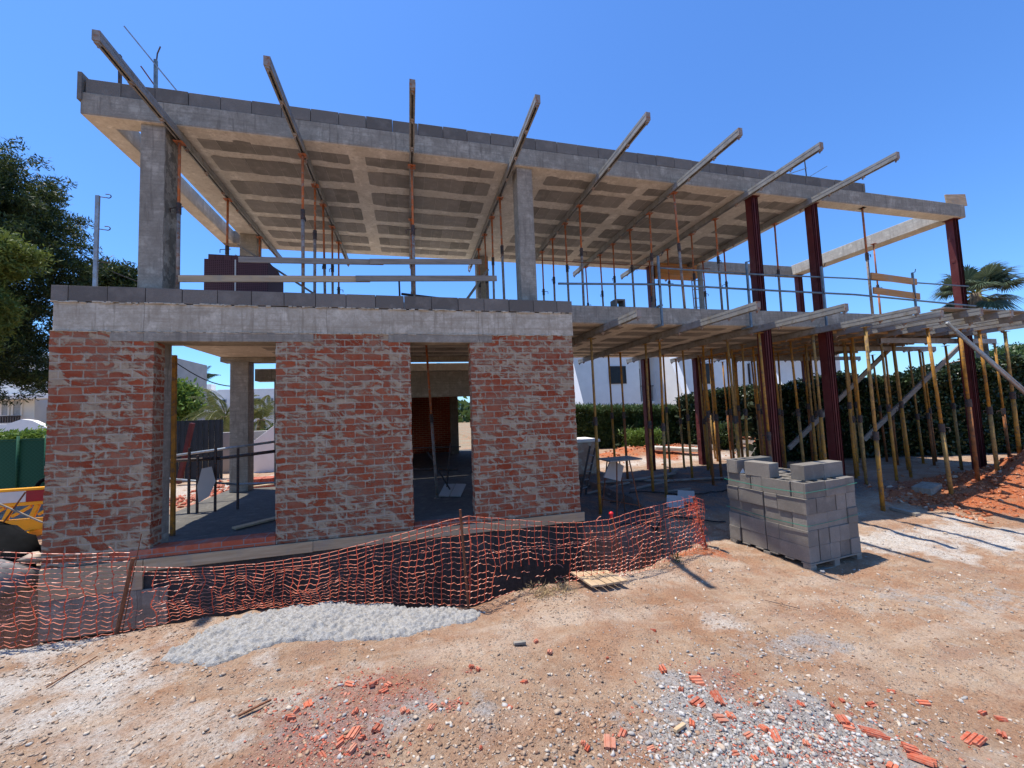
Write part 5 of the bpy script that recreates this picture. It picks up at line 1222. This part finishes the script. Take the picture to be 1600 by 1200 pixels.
def hedge(name, label, x0, x1, y0, y1, z0, z1, mat, n, ln, wd, seed, top_var=.25, cat='hedge'):
    r = np.random.default_rng(seed); root = thing(name, ((x0+x1)/2, (y0[0]+y1[1])/2 if isinstance(y0, tuple) else (y0+y1)/2, z0), label, cat)
    x_ = r.uniform(x0, x1, n); f = (x_-x0)/(x1-x0)
    ya = y0[0]+(y0[1]-y0[0])*f if isinstance(y0, tuple) else np.full(n, y0); th = y1 if not isinstance(y0, tuple) else y1[1]
    zt1 = (z1[0]+(z1[1]-z1[0])*f if isinstance(z1, tuple) else z1)+top_var*2*fbm(x_*.9, x_*0+seed, 4, seed)
    hgt = zt1-z0; v = r.random(n)**.8; depth_ = (y1-y0) if not isinstance(y0, tuple) else y1[1]
    bulge = .5*fbm(x_*1.1, v*3, 4, seed+2)
    yy = ya+np.abs(r.normal(0, .22, n))*depth_+bulge*.8+.15*v
    top = r.random(n) < .25; yy = np.where(top, ya+r.random(n)*depth_, yy); v = np.where(top, 1-.08*r.random(n), v)
    C = np.stack([x_, yy, z0+hgt*v], 1)
    V, F_ = leaf_quads(C, 5, (.14, .12, .14), ln, wd, seed+1, .3); foliage('leaves', mat, V, F_, root)
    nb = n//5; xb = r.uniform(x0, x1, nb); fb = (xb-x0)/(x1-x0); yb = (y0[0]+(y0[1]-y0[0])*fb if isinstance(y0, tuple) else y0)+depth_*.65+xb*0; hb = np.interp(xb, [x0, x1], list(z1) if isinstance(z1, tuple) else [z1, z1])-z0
    V, F_ = leaf_quads(np.stack([xb, yb, z0+hb*.86*r.random(nb)], 1), 3, .25, .36, .26, seed+5, .1); foliage('inner_shade_leaves', 'inner_shade_leaf', V, F_, root)
    m_ = MB()
    for k in range(int((x1-x0)*1.2)):
        xx = r.uniform(x0, x1); yy_ = (y0[0]+(y0[1]-y0[0])*(xx-x0)/(x1-x0) if isinstance(y0, tuple) else y0)+depth_*.5
        p = Vector((xx, yy_, z0-.1)); e = p+Vector((r.normal(0, .2), r.normal(0, .15), (hgt.mean())*.8)); m_.tube(p, e, .03, 6, .012)
    m_.build('stems', 'trunk', root, 0); return root
hedge('hedge', 'trimmed bright green oleander hedge below the white house behind the props', 6.5, 13.6, 16.6, 18, -.35, (1.75, 1.35), 'hedge', 9500, .16, .04, 51, .12)
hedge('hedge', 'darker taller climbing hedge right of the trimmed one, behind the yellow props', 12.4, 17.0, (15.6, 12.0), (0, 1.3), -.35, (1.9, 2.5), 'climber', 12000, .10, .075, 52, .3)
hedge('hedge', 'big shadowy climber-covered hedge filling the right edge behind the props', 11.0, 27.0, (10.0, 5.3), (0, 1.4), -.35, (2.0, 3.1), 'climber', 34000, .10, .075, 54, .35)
hedge('bush', 'low yellow-green bush on the red soil before the hedge', 8.9, 10.6, 15.4, 16.3, -.3, .55, 'lime', 700, .16, .03, 56, .1, 'bush')
hedge('bush', 'thin pale shrub between the yellow props left of the red column', 10.8, 11.5, 12.2, 12.8, -.3, .75, 'hedge', 160, .12, .03, 57, .1, 'bush')
def palm(name, label, base, h, nf, fl, mat, seed, fan=True, trunk_r=.16, cat='palm tree'):
    r = np.random.default_rng(seed); root = thing(name, base, label, cat); b = Vector(base); top = b+Vector((0, 0, h))
    m_ = MB(); n = 8
    for k in range(n): m_.tube(b.lerp(top, k/n), b.lerp(top, (k+1)/n), trunk_r*(1.05-.02*k), 10, trunk_r*(.98-.02*k))
    m_.build('trunk', 'palm_trunk', root, 0, True)
    V = []; F_ = []
    def quad(a, b_, c, d_):
        k = len(V); V.extend([a, b_, c, d_]); F_.append((k, k+1, k+2, k+3))
    st = MB()
    for i in range(nf):
        az_ = i*2.4+r.uniform(-.3, .3); el = r.uniform(-.75, 1.25); d = Vector((math.cos(az_)*math.cos(el), math.sin(az_)*math.cos(el), math.sin(el)))
        if fan:
            pl = fl*r.uniform(.45, .6); hub = top+d*pl+Vector((0, 0, -.12*pl)); st.tube(top, hub, .018, 5, .01)
            side = d.cross(Vector((0, 0, 1))).normalized(); u_ = side.cross(d); tilt = r.uniform(-.5, .5); u_ = (u_*math.cos(tilt)+d*math.sin(tilt)*.2).normalized()
            for k in range(46):
                a = (k/45-.5)*3.9; ld = (d*math.cos(a)+side*math.sin(a)).normalized(); L_ = fl*.62*(1-.28*abs(a)/1.85)*r.uniform(.85, 1.05)
                w_ = u_.cross(ld).normalized()*.015*fl; fold_ = u_*.02*fl
                m1 = hub+ld*L_*.6+fold_; tip = hub+ld*L_+Vector((0, 0, -.22*L_*(1+abs(a)*.3)))
                quad(hub, m1-w_, tip, m1+w_)
        else:
            side = Vector((-math.sin(az_), math.cos(az_), 0)); p = top.copy(); dd = (d+Vector((0, 0, .5))).normalized(); pts = [p.copy()]
            for k in range(14):
                dd = (dd+Vector((0, 0, -.13))).normalized(); p = p+dd*fl/14; pts.append(p.copy())
            st.path(pts, .012, 5)
            for k in range(2, 14):
                for s_ in (-1, 1):
                    for q in (0, .5):
                        a = pts[k].lerp(pts[min(k+1, 14)], q); L_ = fl*.26*math.sin(math.pi*min(1, (k+2)/16))
                        ld = (side*s_+dd*.5+Vector((0, 0, -.35))).normalized(); w_ = Vector((0, 0, .012*fl)); quad(a, a+ld*L_*.5+w_, a+ld*L_, a+ld*L_*.5-w_)
    foliage('fronds', mat, np.array([tuple(v_) for v_ in V]), np.array(F_), root); st.build('stalks', 'palm_gold', root, 0); return root
pp = onY(1524, 458, 9.6); palm('fan_palm', 'fan palm rising above the formwork at the right behind the red corner column', (pp.x, 9.6, -.4), pp.z+.4, 34, 1.28, 'palm_fan', 5, True, .17)
pp = onY(294, 607, 34); palm('feather_palm', 'tall dark palm far away behind the sheet metal fence, through the left opening', (pp.x, 34, -.4), pp.z+.2, 30, 2.6, 'palm', 6, False, .3)
pp = onY(352, 650, 20); palm('feather_palm', 'golden-green palm left of the rear column, through the left opening', (pp.x, 20, -.4), pp.z+.4, 26, 1.7, 'palm_gold', 7, False, .2)
pp = onY(408, 655, 21); palm('feather_palm', 'golden-green palm right of the rear column, through the left opening', (pp.x, 21, -.4), pp.z+.4, 24, 1.6, 'palm_gold', 9, False, .2)
tree('garden_tree', 'bright green tree behind the sheet metal fence seen through the left opening', [(283, 632, 18, 24), (275, 615, 14, 14)], 26, 'lime', 280, .12, 120, 60, .3, .12, seed=23, gap=.2)
tree('garden_tree', 'small dark bush by the white garden wall at the right of the left opening', [(424, 680, 9, 10)], 19, 'hedge', 424, .05, 40, 50, .15, .07, seed=25, gap=.1)
tree('garden_tree', 'distant round tree poking up above the hedge at the right edge', [(1560, 556, 12, 7), (1590, 556, 30, 14)], 45, 'hedge', 1580, .2, 130, 50, .5, .25, seed=27, gap=.2)
# far woods as one mass
r5 = np.random.default_rng(99); th = r5.uniform(-1.35, 1.6, 5200); R_ = r5.uniform(75, 110, 5200); C = np.stack([R_*np.sin(th), R_*np.cos(th), r5.uniform(-1, 3.2, 5200)+1.5*fbm(th*9, th*0, 3, 5)], 1)
V, F_ = leaf_quads(C, 5, 1.2, 1.6, 1.1, 98, .2); tag(foliage('far_trees', 'hedge', V, F_), 'low band of distant trees along the horizon', 'trees', kind='stuff')

# ------------------------------------------------------------ houses and walls behind
def hwin(mb_parent, u0, u1, v0, v1, Y_, frame='galv', pane='glass', name='window'):
    a = onY(u0, v1, Y_); b = onY(u1, v0, Y_); m_ = MB(); w_ = .06
    m_.box(a.x, b.x, Y_-.06, Y_-.003, a.z, a.z+w_).box(a.x, b.x, Y_-.06, Y_-.003, b.z-w_, b.z).box(a.x, a.x+w_, Y_-.06, Y_-.003, a.z+w_, b.z-w_).box(b.x-w_, b.x, Y_-.06, Y_-.003, a.z+w_, b.z-w_)
    f = m_.build(name, frame, mb_parent, 0); MB().box(a.x+w_+.002, b.x-w_-.002, Y_-.03, Y_-.004, a.z+w_+.002, b.z-w_-.002).build('pane', pane, f, 0); return f
hs = thing('white_house', (17, 24, -.4), 'white rendered house with small dark windows behind the hedge', 'house')
zt_ = 5.6
MB().box(8.5, 15.0, 24.0, 32, -.4, zt_).build('wall', 'white_paint', hs, .02)
MB().box(15.003, 16.2, 25.2, 32, -.4, zt_).build('recess_wall', 'white_paint', hs, .02)
MB().box(16.203, 24.5, 24.0, 32, -.4, zt_).build('wall', 'white_paint', hs, .02)
MB().box(24.503, 34, 25.0, 33, -.4, zt_-.4).build('wall', 'white_paint', hs, .02)
for (xa, xb, yb) in ((9.2, 9.7, 22.0), (16.21, 16.7, 21.6), (24.0, 24.49, 22.0)):   # sloping buttress walls
    m_ = MB(); m_.add([(xa, 23.997, -.4), (xb, 23.997, -.4), (xb, yb-1.6, -.4), (xa, yb-1.6, -.4), (xa, 23.997, zt_-.1), (xb, 23.997, zt_-.1), (xb, yb+1.2, zt_-.1), (xa, yb+1.2, zt_-.1)], [(0,3,2,1),(4,5,6,7),(0,1,5,4),(1,2,6,5),(2,3,7,6),(3,0,4,7)]); m_.build('buttress', 'white_paint', hs, .01)
MB().box(8.3, 34.2, 23.6, 33.2, zt_+.003, zt_+.25).build('roof', 'terracotta', hs, .02)
for (a, b) in ((952, 977), (1086, 1111), (1170, 1184)): hwin(hs, a, b, 572 if a < 1000 else 568, 600, 24.0 if a < 1160 else 24.0, 'dark_iron')
dz = onY(1000, 625, 25.2); MB().box(15.1, 15.75, 25.13, 25.197, dz.z-.2, dz.z+2.2).build('door', 'dark_iron', hs, 0)
m_ = MB()
for k in range(8): m_.box(15.02+k*.15, 15.04+k*.15, 24.3, 24.32, dz.z-.1, dz.z+.9)
m_.box(15.005, 16.2, 24.28, 24.34, dz.z+.9, dz.z+.95); m_.build('balcony_rail', 'dark_iron', hs, 0)
MB().box(15.005, 16.2, 24.2, 25.19, dz.z-.3, dz.z-.12).build('balcony_floor', 'white_paint', hs, 0)
hs = thing('roofed_house', (46, 50, -.4), 'distant house with a terracotta roof peeking over the right-hand hedge', 'house')
pr = onY(1560, 567, 38); MB().box(pr.x-3, pr.x+12, 38, 46, -.4, pr.z-.3).build('wall', 'grey_render', hs, 0)
MB().add([(pr.x-3.4, 37.6, pr.z-.297), (pr.x+12.4, 37.6, pr.z-.297), (pr.x+12.4, 46.4, pr.z-.297), (pr.x-3.4, 46.4, pr.z-.297), (pr.x+0, 42, pr.z+.9), (pr.x+9, 42, pr.z+.9)], [(3,2,1,0), (0,1,5,4), (2,3,4,5), (1,2,5), (3,0,4)]).build('roof', 'terracotta', hs, 0)
# left white house
hs = thing('white_house', (-22, 24, -.4), 'white house with curtained windows and curved terrace wall at the left edge', 'house')
a = onY(-60, 560, 24); b = onY(52, 690, 24); c = onY(120, 590, 24)
MB().box(a.x-6, b.x, 24, 30, -.4, onY(20, 588, 24).z+1.2).build('wall', 'white_paint', hs, .02)
MB().box(b.x+.003, b.x+4.5, 25.2, 30, -.4, onY(60, 585, 25).z+1.0).build('side_wall', 'grey_render', hs, .02)
MB().box(b.x-1.8, b.x+4.6, 22.9, 23.99, onY(40, 621, 23.5).z-.1, onY(40, 621, 23.5).z+.12).build('awning', 'white_paint', hs, .02)
for (u0, u1) in ((-22, 0), (1, 17), (19, 37)): hwin(hs, u0, u1, 624, 651, 24.0, 'white_paint', 'curtain')
hwin(hs, 50, 70, 625, 658, 25.2, 'white_paint', 'glass', 'door')
m_ = MB(); a_ = onY(0, 652, 23.6); b_ = onY(28, 660, 23.6)
for k in range(8): xx = a_.x+(b_.x-a_.x)*k/7; m_.box(xx, xx+.05, 23.6, 23.65, b_.z, a_.z)
m_.box(a_.x, b_.x+.05, 23.58, 23.66, a_.z, a_.z+.06); m_.build('balcony_rail', 'dark_iron', hs, 0)
V = []; F_ = []; pts = [(-5, 663), (10, 663), (34, 655), (50, 657), (65, 664), (80, 672)]
for k, (u_, v_) in enumerate(pts):
    p = onY(u_, v_, 22.5-.25*k); V += [(p.x, p.y, -.4), (p.x, p.y, p.z), (p.x, p.y+.3, p.z), (p.x, p.y+.3, -.4)]
for k in range(len(pts)-1): F_ += [(4*k, 4*k+4, 4*k+5, 4*k+1), (4*k+1, 4*k+5, 4*k+6, 4*k+2), (4*k+2, 4*k+6, 4*k+7, 4*k+3)]
MB().add(V, F_).build('terrace_wall', 'white_paint', hs, 0)
# through the left opening
hs = thing('apartment_block', (-14, 44, -.4), 'white flat-roofed apartment block seen through the wide left opening', 'building')
def bx(u0, u1, v0, v1, Y_, dp, mat, nm, par): a = onY(u0, v1, Y_); b = onY(u1, v0, Y_); return MB().box(a.x, b.x, Y_, Y_+dp, a.z, b.z).build(nm, mat, par, .02)
bx(316, 366, 609, 690, 44, 8, 'white_paint', 'wall', hs); bx(340, 442, 606.5, 690, 43, .99, 'white_paint', 'wall', hs); bx(318, 330, 600, 609, 46, 1, 'white_paint', 'chimney', hs)
bx(304, 339.5, 633, 641, 41.5, 1.4, 'grey_render', 'balcony', hs)
for q in ((326, 338, 624, 633), (317, 322, 625, 630), (318, 322, 649, 655), (327, 334, 648, 656)): hwin(hs, *q, 44, 'galv')
for q in ((347, 354, 624, 630), (361, 370, 623, 632), (376, 384, 623, 634), (396, 407, 622, 632), (349, 356, 646, 654), (399, 408, 646, 654), (417, 419, 622, 630), (424, 427, 622, 630)): hwin(hs, *q, 43, 'galv')
a = onY(272, 658, 16); b = onY(341, 715, 16); t = thing('sheet_fence', (a.x, 16, -.4), 'dark corrugated sheet metal fence seen through the wide left opening', 'fence')
m_ = MB(); xx = a.x-1.5
while xx < b.x: m_.box(xx, xx+.09, 16.0, 16.03, -.35, a.z); m_.box(xx+.092, xx+.17, 16.03, 16.06, -.35, a.z); xx += .172
m_.build('sheets', 'corrugated', t, 0)
a = onY(341, 676, 17.5); b = onY(445, 705, 17.5); t = thing('garden_wall', (a.x, 17.5, -.4), 'low white garden wall behind the rubble, through the left opening', 'wall')
MB().box(a.x, b.x+1, 17.5, 17.7, -.4, a.z).build('wall', 'grey_render', t, .02)
q0 = onY(395, 690, 17.0); q1 = onY(445, 652, 17.0)
MB().add([(q0.x, 17, -.4), (q1.x, 17, -.4), (q1.x, 17, q1.z), (q0.x, 17, q0.z), (q0.x, 17.3, -.4), (q1.x, 17.3, -.4), (q1.x, 17.3, q1.z), (q0.x, 17.3, q0.z)], [(0,1,2,3), (7,6,5,4), (3,2,6,7), (1,5,6,2), (0,3,7,4)]).build('ramp_wall', 'white_paint', t, .01)
p = onY(298, 640, 15.2); stick('red_pole', (p.x-.3, 15.2, -.3), (p.x+.05, 15.2, 1.6), .16, .1, 'red_steel', 'leaning dark red steel post in front of the sheet metal fence', 'post')
p = onY(315, 618, 38); stick('lamp_pole', (p.x, 38, -.4), (p.x-.3, 38, p.z), .22, .2, 'timber_old', 'thin grey pole in front of the apartment block', 'pole')
a, b = onY(272, 565, 20), onY(385, 604, 22); pts = [a.lerp(b, k/10)+Vector((0, 0, -.35*math.sin(math.pi*k/10))) for k in range(11)]
tag(MB().path(pts, .025, 5).build('overhead_cable', 'cable', None, 0), 'black overhead cable crossing the sky in the left opening', 'cable')
a, b = onY(60, 340, 16), onY(215, 440, 18); tag(MB().path([a.lerp(b, k/8)+Vector((0, 0, -.3*math.sin(math.pi*k/8))) for k in range(9)], .02, 5).build('overhead_cable', 'cable', None, 0), 'black overhead cable running from the big pine to the left concrete column', 'cable')
# rubble and brick pallets in the sun beyond the slab
rs = random.Random(17)
xs12 = sorted(rs.uniform(-5.2, -2.4) for _ in range(12))
for k in range(12):
    x0 = xs12[k]; y0 = rs.uniform(11.4, 14.5); a = rs.uniform(-.4, .5); L_ = rs.uniform(.8, 2.2); z_ = gz(x0, y0)+rs.uniform(.03, .25)
    stick('loose_plank', (x0, y0, z_), (x0+L_*math.cos(a), y0+L_*math.sin(a), z_+rs.uniform(-.05, .2)), .15, .03, rs.choice(['timber', 'timber_old', 'timber_y']), 'plank on the sunlit rubble beyond the left opening, %s from the left' % ORD[k], 'plank', 'planks on the rubble beyond the left opening')
for k, (x0, y0) in enumerate(((-4.6, 12.6), (-3.2, 12.2), (-2.7, 13.4))):
    z_ = gz(x0, y0); o = MB()
    for i in range(3):
        for j in range(2): o.box(x0+i*.3, x0+i*.3+.28, y0, y0+.5, z_+j*.16, z_+j*.16+.15)
    tag(o.build('brick_stack', 'tile_red', None, .005), 'small %s stack of orange-red bricks on the rubble beyond the left opening' % ['left', 'middle', 'right'][k], 'brick stack', 'brick stacks beyond the opening')
r6 = np.random.default_rng(3); d = np.stack([r6.uniform(-6, -2.2, 900), r6.uniform(11, 15, 900)], 1)
tag(scatter('rubble', 'red_chips', d, psize(900, .03, .12, 4), seed=9), 'red and beige rubble in the sun beyond the wide left opening', 'rubble', kind='stuff')
